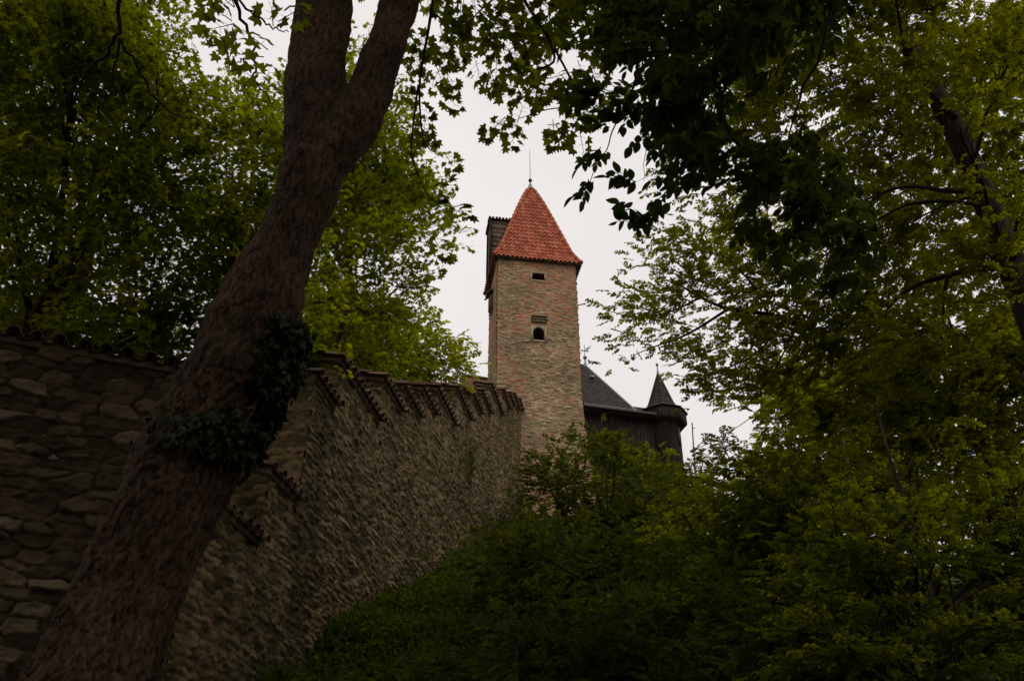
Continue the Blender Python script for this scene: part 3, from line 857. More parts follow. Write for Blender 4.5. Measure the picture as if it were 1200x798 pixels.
v = [(p_r[0] + a_, p_r[1] + s_, p_r[2] + b_) for s_ in (-.012, .012) for a_, b_ in va]
fz.add(v, [[0, 1, 2], [0, 2, 3], [0, 3, 4], [5, 7, 6], [5, 8, 7], [5, 9, 8]])
fz.build('vane', M['zinc'], hf)
# turret
tc0 = hloc(772, 480, 0.3)
tcx, tcy = tc0[0] + 0.25, 0.4
zS = hloc(772, 486, 0.4)[2]
tz_top = hloc(767.5, 437, 0.4)[2]
tb = MB(); oc = math.pi / 8
tb.lathe([(0.001, zS - 10), (1.0, zS - 10), (1.0, zS - 1.0), (1.02, zS - 0.9), (1.45, zS - 0.85), (1.5, zS - 0.8), (1.5, zS - 0.06), (0.2, zS - .05)], 8, (tcx, tcy, 0), 0.4, 0, oc)
tur = tb.build('turret', M['dark_wood'], hall)
tr = MB(); profile = [(1.62, zS - 0.06), (1.3, zS + 0.14), (1.02, zS + 0.42), (0.78, zS + 0.95), (0.05, tz_top)]
a8 = np.linspace(0, 2 * math.pi, 9) + oc
for k in range(8):
    for (r0, z0), (r1, z1) in zip(profile[:-1], profile[1:]):
        q = [(tcx + r_ * math.cos(t), tcy + r_ * math.sin(t), z_) for r_, z_, t in ((r0, z0, a8[k]), (r0, z0, a8[k + 1]), (r1, z1, a8[k + 1]), (r1, z1, a8[k]))]
        slate_face(tr, q, max(1, int((z1 - z0) / 0.22)), max(3, int(r0 * 4)), RNG)
tr.build('roof', M['slate'], tur)
tf = MB(); tf.lathe([(0.11, tz_top - .1), (0.045, tz_top + 0.3), (0.03, tz_top + 0.6)], 8, (tcx, tcy, 0))
tf.lathe(np.stack([0.1 * np.cos(th) + 1e-4, tz_top + 0.66 + 0.13 * np.sin(th)], 1), 10, (tcx, tcy, 0))
tf.build('finial', M['zinc'], tur, smooth=True)
# narrow pale window on the turret body: frame and pane
for ang in (-math.pi / 2 + math.pi / 4,):
    er = np.array([math.cos(ang), math.sin(ang), 0]); et = np.array([-math.sin(ang), math.cos(ang), 0])
    wb = MB(); c_ = np.array([tcx, tcy, 0]) + er * (1.0 * math.cos(math.pi / 8))
    mp = lambda v: c_ + v[:, :1] * et + v[:, 1:2] * er + v[:, 2:] * np.array([0, 0, 1])
    wb.box(-.13, .13, 0.005, .05, zS - 2.3, zS - 1.1, M=mp, mat=1)
    for bx_ in ((-.19, -.131, zS - 2.35, zS - 1.05), (.131, .19, zS - 2.35, zS - 1.05)): wb.box(bx_[0], bx_[1], .003, .08, bx_[2], bx_[3], M=mp)
    wb.box(-.131, .131, .003, .08, zS - 2.36, zS - 2.301, M=mp); wb.box(-.131, .131, .003, .08, zS - 1.099, zS - 1.05, M=mp); wb.box(-.02, .02, .051, .07, zS - 2.3, zS - 1.1, M=mp)
    wb.build('window', [M['dark_wood'], M['pane']], tur)
# low link roof between hall and turret
lr = MB(); a_ = np.array([xE - .25, -ov + .1, zE + .03]); b_ = np.array([tcx, -ov + .1, zE + .03]); c_ = np.array([tcx, 1.9, zE + 1.85]); d_ = np.array([xE + .1, 1.9, zE + 1.85])
slate_face(lr, (a_, b_, c_, d_), 8, 8, RNG)
lr.build('link_roof', M['slate'], hall)

# antenna mast and cable
m0 = PY(813, 590, 48); m1 = PY(811, 495, 48)
mm = MB(); mm.tube([m0 - np.array([0, 0, 3]), m1], [0.06, 0.035], 7)
mast = mm.build('antenna_mast', M['iron']); tag(mast, 'thin upright antenna mast right of the turret', 'mast')
mm = MB(); mm.tube([PY(811, 502, 48), PY(815, 501, 48)], 0.02, 5); mm.build('aerial', M['iron'], mast)
ca = np.linspace(0, 1, 14)[:, None]; c0, c1 = PY(812, 527, 48), PY(905, 470, 38)
pts = c0 * (1 - ca) + c1 * ca - np.array([0, 0, 1]) * (ca * (1 - ca)) * 1.0
mm = MB(); mm.tube(pts, 0.022, 5); tag(mm.build('power_cable', M['iron']), 'thin dark cable strung from the mast into the trees', 'cable')

# ------------------------------------------------------------------ leaves
def tmpl_maple():
    ang = np.radians([180, 128, 100, 72, 52, 34, 20, 0, -20, -34, -52, -72, -100, -128])
    rad = np.array([0.10, 0.34, 0.50, 0.36, 0.62, 0.36, 0.44, 0.66, 0.44, 0.36, 0.62, 0.36, 0.50, 0.34])
    x = 0.36 + rad * np.cos(ang); y = rad * np.sin(ang) * 1.05
    v = np.stack([np.concatenate([[0.36], x]), np.concatenate([[0], y]), np.zeros(15)], 1)
    v[:, 2] = -0.22 * np.abs(v[:, 1]) - 0.16 * (v[:, 0] - 0.3) ** 2
    return v, np.array([[0, 1 + k, 1 + (k + 1) % 14] for k in range(14)])
def tmpl_maple_lo():
    ang = np.radians([180, 115, 75, 48, 22, 0, -22, -48, -75, -115]); rad = np.array([0.1, 0.5, 0.34, 0.6, 0.34, 0.66, 0.34, 0.6, 0.34, 0.5])
    v = np.stack([0.36 + rad * np.cos(ang), rad * np.sin(ang), np.zeros(10)], 1)
    v = np.vstack([[0.36, 0, 0], v]); v[:, 2] = -0.22 * np.abs(v[:, 1])
    return v, np.array([[0, 1 + k, 1 + (k + 1) % 10] for k in range(10)])
def tmpl_oval():
    xs = np.array([0.0, 0.16, 0.38, 0.62, 0.84, 1.0]); w = np.array([0, 0.2, 0.3, 0.27, 0.14, 0])
    mid = np.stack([xs, 0 * xs, -0.10 * xs ** 2], 1)
    l_ = np.stack([xs[1:5], w[1:5], 0.07 * w[1:5] / 0.3 - 0.1 * xs[1:5] ** 2], 1); r_ = l_ * np.array([1, -1, 1])
    v = np.vstack([mid, l_, r_]); f = []
    for s, o in ((6, 1), (10, -1)):
        tr = [[0, 1, s], [1, s + 1, s], [1, 2, s + 1], [2, s + 2, s + 1], [2, 3, s + 2], [3, s + 3, s + 2], [3, 4, s + 3], [4, 5, s + 3]]
        f += [t[::o] for t in tr]
    return v, np.array(f)
def tmpl_oval_lo():
    v = np.array([[0, 0, 0], [0.3, 0.26, 0.06], [0.3, -0.26, 0.06], [0.72, 0.22, 0.0], [0.72, -0.22, 0.0], [1, 0, -0.1], [0.4, 0, 0]])
    return v, np.array([[0, 6, 1], [0, 2, 6], [1, 6, 3], [2, 4, 6], [6, 5, 3], [6, 4, 5]])
def tmpl_ivy():
    v = np.array([[0, 0, 0], [0.0, 0.4, -.05], [0.35, 0.5, -.08], [0.45, 0.25, 0], [1, 0, -.1], [0.45, -0.25, 0], [0.35, -0.5, -.08], [0.0, -0.4, -.05], [0.3, 0, 0.03]])
    return v, np.array([[8, 0, 1][::-1], [8, 1, 2][::-1], [8, 2, 3][::-1], [8, 3, 4][::-1], [8, 4, 5][::-1], [8, 5, 6][::-1], [8, 6, 7][::-1], [8, 7, 0][::-1]])
def tmpl_blade():
    v = np.array([[0, .035, 0], [0, -.035, 0], [.5, .03, .05], [.5, -.03, .05], [1, 0, -.06]])
    return v, np.array([[0, 1, 2], [1, 3, 2], [2, 3, 4]])
TM = {'maple': tmpl_maple(), 'maple_lo': tmpl_maple_lo(), 'oval': tmpl_oval(), 'oval_lo': tmpl_oval_lo(), 'ivy': tmpl_ivy(), 'blade': tmpl_blade()}

def unit(a): return a / (np.linalg.norm(a, axis=-1, keepdims=True) + 1e-9)

def add_leaves(mb, pos, dirs, nrm, size, kind, tone, mat=0):
    tv, tf = TM[kind]
    X = unit(dirs); Z = unit(nrm - (nrm * X).sum(1, keepdims=True) * X); Y = np.cross(Z, X)
    n = len(pos)
    V = pos[:, None, :] + size[:, None, None] * (tv[None, :, 0:1] * X[:, None] + tv[None, :, 1:2] * Y[:, None] + tv[None, :, 2:3] * Z[:, None])
    F = tf[None] + (np.arange(n) * len(tv))[:, None, None]
    mb.add(V.reshape(-1, 3), F.reshape(-1, 3), np.repeat(tone, len(tf)), mat)

def add_sticks(mb, a, b, ra, rb, mat=1):                    # many thin three-sided twigs at once
    n = len(a); T = unit(b - a)
    ref = np.where(np.abs(T[:, 2:3]) < 0.9, np.array([[0, 0, 1.0]]), np.array([[1.0, 0, 0]]))
    A = unit(np.cross(T, ref)); B = np.cross(T, A); V = []
    for k in range(3):
        t = k * 2 * math.pi / 3; V.append(a + ra[:, None] * (math.cos(t) * A + math.sin(t) * B))
    for k in range(3):
        t = k * 2 * math.pi / 3; V.append(b + rb[:, None] * (math.cos(t) * A + math.sin(t) * B))
    V = np.stack(V, 1)
    f = np.array([[0, 1, 4, 3], [1, 2, 5, 4], [2, 0, 3, 5]])
    F = f[None] + (np.arange(n) * 6)[:, None, None]
    mb.add(V.reshape(-1, 3), F.reshape(-1, 4), 0.5, mat)

def sprays(mb, pos, D, kind, leaf, K, rng, droop=0.25, flat=0.35, twig=True):
    """pos: spray roots (S,3); D: outward direction (S,3). Alternate leaves along a twig (oval) or whorls at its end (maple)"""
    S = len(pos)
    D = unit(D); up = np.array([0, 0, 1.0])
    N = unit(up + rng.normal(0, flat, (S, 3))); N = unit(N - (N * D).sum(1, keepdims=True) * D); side = np.cross(N, D)
    maple = kind.startswith('maple')
    L = leaf * (1.5 if maple else K * 0.24) * rng.uniform(0.75, 1.25, S)
    if twig:
        tip = pos + D * L[:, None] + np.array([0, 0, -1.0]) * (droop * 0.5 * L)[:, None]
        add_sticks(mb, pos, tip, np.full(S, 0.035 * leaf + .001), np.full(S, 0.015 * leaf + .0006))
    k = np.arange(K)
    if maple:
        s = np.where(k < 2, 0.35, np.where(k < 4, 0.7, 1.0))
        angs = np.array([70, -70, 60, -60, 15, -15, 40, -40, 0, 80])[k % 10]
    else:
        s = (k + 0.6) / K
        angs = np.where(k % 2, 52, -52) * (1 - 0.7 * (k == K - 1))
    a = np.radians(angs)[None] + rng.normal(0, 0.25, (S, K))
    base = pos[:, None] + D[:, None] * (L[:, None] * s[None])[..., None]
    base[..., 2] -= droop * 0.5 * L[:, None] * s[None] ** 2
    ld = D[:, None] * np.cos(a)[..., None] + side[:, None] * np.sin(a)[..., None]
    dr = droop + rng.uniform(-0.1, 0.45 if maple else 0.25, (S, K))
    ld = ld - up * dr[..., None]
    if maple:
        pl = leaf * rng.uniform(0.3, 0.7, (S, K)); b2 = base + unit(ld + up * 0.25) * pl[..., None]
        if twig: add_sticks(mb, base.reshape(-1, 3), b2.reshape(-1, 3), np.full(S * K, 0.012 * leaf + .0004), np.full(S * K, 0.008 * leaf + .0003))
        base = b2
    nn = N[:, None] + rng.normal(0, flat, (S, K, 3))
    sz = leaf * rng.uniform(0.65, 1.15, (S, K))
    tone = np.clip(rng.normal(0.5, 0.17, (S, 1)) + rng.normal(0, 0.13, (S, K)), 0, 1)
    add_leaves(mb, base.reshape(-1, 3), ld.reshape(-1, 3), nn.reshape(-1, 3), sz.ravel(), kind, tone.ravel())

def inpoly(x, y, poly):
    c = False; n = len(poly)
    for k in range(n):
        (xa, ya), (xb, yb) = poly[k], poly[(k + 1) % n]
        if (ya > y) != (yb > y) and x < (xb - xa) * (y - ya) / (yb - ya) + xa: c = not c
    return c

def fill(poly, n, d0, d1, r0, r1, rng):
    """clump centres (world), radius: spread over the part of a crown that the photo shows"""
    xs, ys = [p[0] for p in poly], [p[1] for p in poly]; out = []
    best = []
    for k in range(n):
        cand, bd = None, -1
        for _ in range(12):
            for _ in range(60):
                x, y = rng.uniform(min(xs), max(xs)), rng.uniform(min(ys), max(ys))
                if inpoly(x, y, poly): break
            dd_ = min([(x - q[0]) ** 2 + (y - q[1]) ** 2 for q in best] or [1e9])
            if dd_ > bd: cand, bd = (x, y), dd_
        best.append(cand); d = rng.uniform(d0, d1)
        out.append((P(cand[0], cand[1], d), rng.uniform(r0, r1) * d / FOC, d))
    return out

def one(px, py, d, rpx): return (P(px, py, d), rpx * d / FOC, d)

def bez(a, b, sag, n=9, rng=RNG, wob=0.04):
    t = np.linspace(0, 1, n)[:, None]; L = np.linalg.norm(b - a)
    p = a * (1 - t) + b * t + np.array([0, 0, 1.0]) * sag * L * (t * (1 - t)) * 4
    p[1:-1] += rng.normal(0, wob * L / 3, (n - 2, 3)) * 0.6
    return p

def crown(parent, clumps, kind, leaf, leafmat, K, cover, seed, hub, limbs=True, droop=0.25, flat=0.35, layered=0.0, subs=9, hubr=0.08, spread=0.30, barkmat=None, limb_p=1.0, inv=None, name='crown', squash=0.8):
    """builds crown (leaves and twigs) and branches under parent; hub(c): the point on the trunk where the limb to clump c springs"""
    rng = np.random.default_rng(seed)
    inv = np.zeros(3) if inv is None else inv
    mb = MB(); bm = MB(); nb = 0
    K_ = K
    for c, r, d in clumps:
        area = math.pi * (r * FOC / d) ** 2
        lp = (0.42 if kind.startswith('maple') else 0.30) * (leaf * FOC / d) ** 2 * 0.62
        S = max(2, int(cover * area / lp / K_))
        sub = c + rng.normal(0, 1, (subs, 3)) * r * np.array([0.55, 0.6, 0.55 * squash])
        wch = rng.integers(0, subs, S)
        pos = sub[wch] + rng.normal(0, 1, (S, 3)) * r * spread * np.array([1.1, 1.1, 0.8])
        if layered:
            z = pos[:, 2] / layered; pos[:, 2] = (np.floor(z) + 0.5 + (z - np.floor(z) - 0.5) * 0.3) * layered + 0.1 * (pos[:, 0] - c[0])
        h = hub(c) if hub else c - np.array([0, 0, r])
        out = pos - h; out = unit(out) * 0.8 + unit(pos - sub[wch]) * 0.7 + rng.normal(0, 0.35, (S, 3)); out[:, 2] *= 0.5
        sprays(mb, pos - inv, out, kind, leaf, K_, rng, droop, flat)
        if limbs:
            m = rng.random(S) < 0.35
            if m.any(): add_sticks(mb, sub[wch[m]] - inv, pos[m] - inv, np.full(m.sum(), 0.006), np.full(m.sum(), 0.0025))
            if rng.random() > limb_p: continue
            p = bez(h, c, 0.06, 10, rng)
            L = np.linalg.norm(c - h)
            r0 = min(hubr, 0.012 + 0.011 * L)
            if limb_p < 1: bm = MB()
            bm.tube(p - inv, np.linspace(r0, 0.012, 10), 7, False); nb += 1
            for s_ in sub[:]:
                i0 = rng.integers(5, 9); q = bez(p[i0], s_, 0.05, 7, rng, 0.08)
                bm.tube(q - inv, np.linspace(0.45 * r0 * (1 - i0 / 14), 0.005, 7), 5, False)
            if limb_p < 1: bm.build('branch', barkmat or M['twig'], parent, smooth=True)
    o = mb.build(name, [leafmat, M['twig']], parent)
    if nb and limb_p >= 1: bm.build('branches', barkmat or M['twig'], parent, smooth=True)
    return o

def trunk_mesh(path, rad, name, mat, parent, inv, n=20, rough=0.03, seed=0, closed=True):
    pts = np.asarray(path, float); m = 40
    t = np.linspace(0, len(pts) - 1, m); k = np.arange(len(pts))
    pp = np.stack([np.interp(t, k, pts[:, a]) for a in range(3)], 1)
    for _ in range(3): pp[1:-1] = (pp[:-2] + 2 * pp[1:-1] + pp[2:]) / 4
    rr = np.interp(t, k, rad)
    mb = MB(); mb.tube(pp, rr, n, True)
    for q in range(len(mb.v)):
        v = mb.v[q]; mb.v[q] = v + (fbm(v * np.array([5, 5, 1.3]) + seed, 3)[:, None] - 0.5) * rough * np.array([1, 1, 0.2]) - inv
    return mb.build(name, mat, parent, smooth=True)
#TREES
# ------------------------------------------------------------------ trees
def base_on_ground(p, up=0.15): return np.array([p[0], p[1], float(ground_z(p[0], p[1])) - up])
def mk_hub(path, drop=0.45, zmin=None):
    path = np.asarray(path, float)
    def hub(c):
        dist = [np.linalg.norm((c - q)[:2]) for q in path]
        zt = c[2] - drop * min(dist)
        z = np.clip(zt, path[0, 2] + 0.3 if zmin is None else zmin, path[-1, 2] - 0.05)
        k = np.interp(z, path[:, 2], np.arange(len(path)))
        return np.array([np.interp(k, np.arange(len(path)), path[:, a]) for a in range(3)])
    return hub

def tree(name, label, path, rad, clumps, kind, leaf, leafmat, K, cover, seed, bark, group=None, cat='tree', hub=None, **kw):
    b = np.asarray(path[0], float)
    root = empty(name, b)
    tag(root, label, cat, group)
    trunk_mesh(path, rad, 'trunk', bark, root, b, 18, kw.pop('rough', 0.05), seed)
    crown(root, clumps, kind, leaf, leafmat, K, cover, seed, hub or mk_hub(path), inv=b, barkmat=bark, **kw)
    return root

# --- the leaning, forked maple in front of the wall
LB = [(60, 900, 5.35, 0.46), (105, 798, 5.75, 0.40), (150, 692, 6.15, 0.365), (193, 595, 6.5, 0.36), (232, 510, 6.8, 0.385), (283, 424, 7.15, 0.385), (308, 350, 7.45, 0.345), (329, 300, 7.7, 0.29), (349, 250, 7.95, 0.265), (368, 200, 8.25, 0.29)]
LL_ = [(368, 200, 8.25, 0.27), (369, 150, 8.55, 0.30), (371, 90, 8.95, 0.30), (376, 40, 9.3, 0.30), (381, -10, 9.7, 0.29), (384, -120, 10.7, 0.27), (380, -330, 13.2, 0.22), (365, -600, 17.5, 0.12)]
LR_ = [(368, 205, 8.2, 0.25), (404, 160, 8.5, 0.265), (433, 110, 8.8, 0.235), (453, 55, 9.15, 0.215), (472, 0, 9.6, 0.205), (505, -110, 10.6, 0.19), (540, -330, 13.0, 0.15), (600, -560, 16.5, 0.08)]
base0 = P(60, 900, 5.35)
gb = np.array([base0[0] - 0.25, base0[1] - 0.15, float(ground_z(base0[0], base0[1])) - 0.2])
def pathof(lst): return np.array([P(a, b, c) for a, b, c, _ in lst]), np.array([q[3] for q in lst])
pa, ra = pathof(LB); pa = np.vstack([gb, pa]); ra = np.concatenate([[0.62], ra])
pl, rl = pathof(LL_); pr, rr_ = pathof(LR_)
def dens(p, r, m=60):
    k = np.arange(len(p)); t = np.linspace(0, len(p) - 1, m)
    q = np.stack([np.interp(t, k, p[:, a]) for a in range(3)], 1); s = np.interp(t, k, r)
    for _ in range(3): q[1:-1] = (q[:-2] + 2 * q[1:-1] + q[2:]) / 4; s[1:-1] = (s[:-2] + 2 * s[1:-1] + s[2:]) / 4
    return q, s
lean = empty('leaning_maple', gb)
tag(lean, 'big old maple leaning over the wall, its thick trunk forking into two limbs', 'tree')
tb_ = MB()
for p_, r_ in ((pa, ra), (pl, rl), (pr, rr_)):
    q, s = dens(p_, r_); tb_.tube(q - gb, s, 28, True)
tmp = tb_.build('trunk', M['maple_bark'], None)
for kind_, kw in (('REMESH', dict(mode='VOXEL', voxel_size=0.016)), ('SMOOTH', dict(factor=0.5, iterations=22))):
    md = tmp.modifiers.new(kind_, kind_)
    for a, b in kw.items(): setattr(md, a, b)
dg = bpy.context.evaluated_depsgraph_get()
me = bpy.data.meshes.new_from_object(tmp.evaluated_get(dg))
nv = len(me.vertices); co = np.empty(nv * 3, np.float32); me.vertices.foreach_get('co', co); co = co.reshape(-1, 3).astype(float)
no = np.empty(nv * 3, np.float32); me.vertices.foreach_get('normal', no); no = no.reshape(-1, 3).astype(float)
TRK, TRKN = co + gb, no
tr_ = np.array([0.42, 0.1, 0.9])                          # flow of the grain, roughly along the lean
along = co @ tr_; perp = co - along[:, None] * tr_
big = fbm(co * 2.1 + 3, 3) - 0.5
wr = np.stack([perp[:, 0], perp[:, 1], perp[:, 2]], 1) + (fbm(co * 1.9, 3) - 0.5)[:, None] * 0.25
q1_ = wr * 17 + along[:, None] * tr_ * 3.6
n1 = fbm(q1_, 3); n2 = fbm(wr * 36 + along[:, None] * tr_ * 9 + 31, 3); n3 = fbm(wr * 60 + along[:, None] * tr_ * 22, 2)
ck1 = np.exp(-((n1 - 0.5) / 0.05) ** 2); ck2 = np.exp(-((n2 - 0.5) / 0.06) ** 2)
low = np.clip(1.15 - (co[:, 2]) / 9.0, 0.35, 1)
co2 = co + no * (big * 0.12 + low * ((n1 - 0.5) * 0.055 - ck1 * 0.026 - ck2 * 0.012 + (n3 - 0.5) * 0.022))[:, None]
me.vertices.foreach_set('co', co2.astype(np.float32).ravel())
me.polygons.foreach_set('use_smooth', np.ones(len(me.polygons), bool))
me.materials.clear(); me.materials.append(M['maple_bark'])
tmp.modifiers.clear(); tmp.data = me; tmp.parent = lean; me.update()
ppath = np.vstack([pa, pl[1:]])
hub_l = mk_hub(pl, 0.3); hub_r = mk_hub(pr, 0.2)
rg = np.random.default_rng(5)
# the leaves of its own that hang into view
cl = fill([(505, -20), (700, -20), (690, 55), (640, 62), (575, 45), (540, 30)], 9, 10.0, 12.5, 34, 46, rg)
cl += [one(*a) for a in ((585, 92, 10, 15), (605, 78, 10.5, 17), (640, 95, 10.5, 22), (668, 80, 11, 24), (580, 146, 10, 11), (610, 136, 10.3, 19), (650, 125, 10.6, 20), (690, 145, 10, 18),
                         (690, 100, 10.5, 24), (480, 40, 11.5, 34), (500, 95, 11.5, 26), (475, 140, 12, 26), (500, 195, 11.5, 17), (522, 178, 11.2, 14), (515, 235, 11, 15), (528, 250, 11, 10), (470, 210, 12, 24), (505, 285, 12, 17))]
crown(lean, cl, 'maple', 0.135, M['maple_leaf'], 8, 1.35, 61, hub_r, inv=gb, limbs=False, subs=6, spread=0.33, droop=0.35)
bm = MB()
for pts, r0 in (([(560, -120), (600, -20), (640, 40), (655, 75), (615, 85), (580, 92)], .03), ([(640, 40), (668, 90), (680, 125), (640, 128), (606, 140)], .018), ([(520, -100), (505, 20), (490, 100), (495, 170), (520, 185)], .025), ([(490, 100), (480, 180), (500, 230), (525, 245)], .014), ([(600, -20), (560, 15), (540, 40)], .015)):
    q = np.array([P(x, y, 10.6) for x, y in pts]); q, s = dens(q, np.linspace(r0, r0 * .2, len(pts)), 24); MB().tube(q - gb, s, 6).build('bough', M['twig'], lean, smooth=True)
cl = [one(*a) for a in ((285, 35, 7.6, 14), (315, 20, 7.6, 18), (322, 75, 7.4, 12), (268, 58, 7.4, 10), (310, 100, 7.6, 8), (292, 5, 8, 16))]
crown(lean, cl, 'maple', 0.135, M['maple_leaf'], 6, 0.6, 62, hub_l, inv=gb, limbs=False, subs=4, spread=0.3, droop=0.35)
# dark bare boughs hanging before the left tree
bm = MB()
for pts, r0, d in (([(137, -20), (140, 45), (112, 75), (88, 100), (65, 132)], .024, 8.6), ([(140, 45), (160, 75), (175, 110), (200, 135), (235, 142)], .014, 8.6), ([(140, 45), (132, 90), (118, 130)], .016, 8.6),
                   ([(272, -5), (292, 35), (300, 70), (296, 95), (320, 122)], .016, 7.5), ([(275, 0), (315, 30), (338, 38)], .012, 7.6), ([(300, 62), (275, 78)], .01, 7.5)):
    q = np.array([P(x, y, d + 0.15 * k) for k, (x, y) in enumerate(pts)]); q, s = dens(q, np.linspace(r0, r0 * .35, len(pts)), 24)
    q[1:-1] += rg.normal(0, 0.012, (22, 3)); MB().tube(q - gb, s, 7).build('bough', M['twig'], lean, smooth=True)
# high crown overhead, unseen above the frame, thickened to shade the left wall
cl = []
for k in range(46):
    a, e = rg.uniform(-1, 1), rg.uniform(0, 1)
    cl.append((np.array([rg.uniform(-8, 6.5), rg.uniform(1.5, 10.0), rg.uniform(13.5, 18)]), rg.uniform(1.5, 2.3), 15.0))
cl = [c for c in cl if (c[0][2] * CP - c[0][1] * SP - 3.1) / max(0.1, c[0][1] * CP + c[0][2] * SP) > 0.38]
crown(lean, cl, 'maple_lo', 0.24, M['maple_leaf'], 9, 2.0, 63, mk_hub(np.vstack([pl]), 0.3), inv=gb, hubr=0.1, subs=7, name='shading_crown')

# --- ivy round the trunk
iv = MB(); pv = []
sel = (TRK[:, 2] > P(250, 560, 6.8)[2]) & (TRK[:, 2] < P(300, 385, 7.3)[2])
pxs = 600 + FOC * TRK[:, 0] / (TRK[:, 1] * CP + TRK[:, 2] * SP); pys = 399 - FOC * (TRK[:, 2] * CP - TRK[:, 1] * SP) / (TRK[:, 1] * CP + TRK[:, 2] * SP)
side_ = pxs - np.interp(pys, [300, 350, 424, 510, 595, 692, 798], [285, 250, 215, 161, 129, 80, 21])
wid = np.interp(pys, [300, 350, 424, 510, 595, 692, 798], [87, 112, 140, 140, 128, 129, 156])
fr_ = side_ / wid
dn = fbm(TRK * 2.3 + 9, 3)
prob = np.where(sel, np.where(pys < 488, np.clip((fr_ - 0.58) * 2.6, 0, 1), np.clip((fr_ - 0.08) * 1.6, 0, 1) * 0.7) * np.clip((dn - 0.40) * 7, 0, 1), 0)
cen = np.stack([pxs, pys], 1)
prob = prob * np.exp(-np.maximum(0, (np.abs(pys - 462) - 62) / 30.0) ** 2)
ids = np.where(rg.random(len(prob)) < prob * 0.42)[0]
pos = TRK[ids]; nn_ = TRKN[ids]
rep = 3
pos = np.repeat(pos, rep, 0) + rg.normal(0, 0.035, (len(pos) * rep, 3)); nn_ = np.repeat(nn_, rep, 0)
pos = pos + nn_ * rg.uniform(0.015, 0.065, (len(pos), 1))
dirs = np.array([0, 0, -1.0]) + rg.normal(0, 0.55, (len(pos), 3)) + nn_ * 0.2
add_leaves(iv, pos, dirs, nn_ + rg.normal(0, 0.45, nn_.shape), rg.uniform(0.035, 0.085, len(pos)), 'ivy', np.clip(rg.beta(1.0, 5, len(pos)) * 1.1, 0, 1))
for k in range(16):                                        # stems and loose hanging ends
    i0 = ids[rg.integers(len(ids))]; a = TRK[i0] + TRKN[i0] * 0.03
    b = a + np.array([rg.normal(-0.1, 0.12), rg.normal(-0.05, 0.04), -rg.uniform(0.2, 0.55)]); iv.tube(bez(a, b, 0, 8, rg, 0.03), 0.007, 5, False, 0.5, 1)
o = iv.build('ivy', [M['ivy_leaf'], M['twig']]); tag(o, 'dark ivy clinging round the waist of the leaning trunk', 'ivy')

# --- maples behind the walls
def up_path(px, py, d, ztop, lean=(0, 0), wob=0.25, seed=1, base_z=None):
    p = P(px, py, d); b = base_on_ground(p)
    if base_z is not None: b[2] = base_z
    r_ = np.random.default_rng(seed); n = 7; t = np.linspace(0, 1, n)[:, None]
    q = b * (1 - t) + np.array([p[0] + lean[0], p[1] + lean[1], ztop]) * t
    q[1:-1, :2] += r_.normal(0, wob, (n - 2, 2)); return q
rg = np.random.default_rng(21)
cl = fill([(-60, -40), (150, -40), (155, 40), (212, 118), (262, 155), (330, 195), (345, 430), (-60, 420)], 66, 17, 24, 32, 52, rg)
tree('maple_tree', 'dense leafy maple with dark limbs rising behind the dark shaded wall', up_path(118, 260, 21, 15.5, (-1, 1), 0.3, 3), [.5, .45, .4, .34, .28, .2, .1], cl, 'maple_lo', 0.165, M['maple_leaf'], 8, 3.6, 71, M['maple_bark'], 'maples behind the walls', limb_p=0.3, subs=10, spread=0.36, hubr=0.16)
rg = np.random.default_rng(22)
cl = fill([(375, 90), (455, 80), (462, 140), (450, 200), (488, 225), (492, 290), (472, 335), (462, 372), (480, 400), (485, 440), (360, 425)], 28, 25, 30, 24, 40, rg)
tree('maple_tree', 'maple seen between the forked trunk and the tower, above the tile capped steps', up_path(405, 300, 27.5, 25, (0, 0.5), 0.2, 5), [.2, .18, .16, .14, .12, .1, .05], cl, 'maple_lo', 0.18, M['maple_leaf'], 8, 3.0, 72, M['maple_bark'], 'maples behind the walls', limb_p=0.3, subs=9, spread=0.36, hubr=0.09)
rg = np.random.default_rng(23)
cl = fill([(365, 360), (470, 365), (500, 385), (520, 405), (515, 445), (365, 430)], 16, 31, 34, 22, 32, rg)
tree('field_maple', 'yellowish low tree behind the stepped wall coping left of the tower', up_path(440, 430, 32.5, 21, (0, 0), 0.2, 6), [.2, .18, .16, .13, .1, .07, .04], cl, 'oval_lo', 0.17, M['beech_leaf'], 11, 2.2, 73, M['beech_bark'], None, subs=8, hubr=0.06)

# --- right side: the near dark beech, the tall beech, the sparse hornbeam
rg = np.random.default_rng(31)
pb = np.array([[3.9, 1.2, -2.2], [3.95, 1.3, 1.5], [3.9, 1.5, 5.0], [3.8, 1.7, 8.0], [3.6, 2.0, 11.0], [3.4, 2.2, 14.0]])
cl = fill([(740, -30), (990, -30), (960, 20), (880, 60), (845, 120), (835, 180), (810, 185), (765, 130), (740, 60)], 27, 4.4, 5.6, 24, 36, rg)
cl += fill([(880, 140), (935, 140), (985, 240), (1005, 320), (980, 315), (920, 255), (885, 215)], 13, 4.3, 5.2, 18, 28, rg)
cl += [one(*a) for a in ((752, 262, 4.6, 8), (755, 205, 4.6, 13), (785, 235, 4.6, 14), (700, 175, 5.2, 8), (692, 208, 5.2, 5), (728, 150, 5, 14), (715, 110, 5, 16), (800, 195, 4.6, 20))]
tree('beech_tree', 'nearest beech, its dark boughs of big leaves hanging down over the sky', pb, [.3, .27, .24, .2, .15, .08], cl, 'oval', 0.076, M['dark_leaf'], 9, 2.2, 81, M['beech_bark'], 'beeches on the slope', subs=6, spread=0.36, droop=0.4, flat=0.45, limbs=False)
bm = MB(); nb0 = np.array(bpy.data.objects['beech_tree'].location)
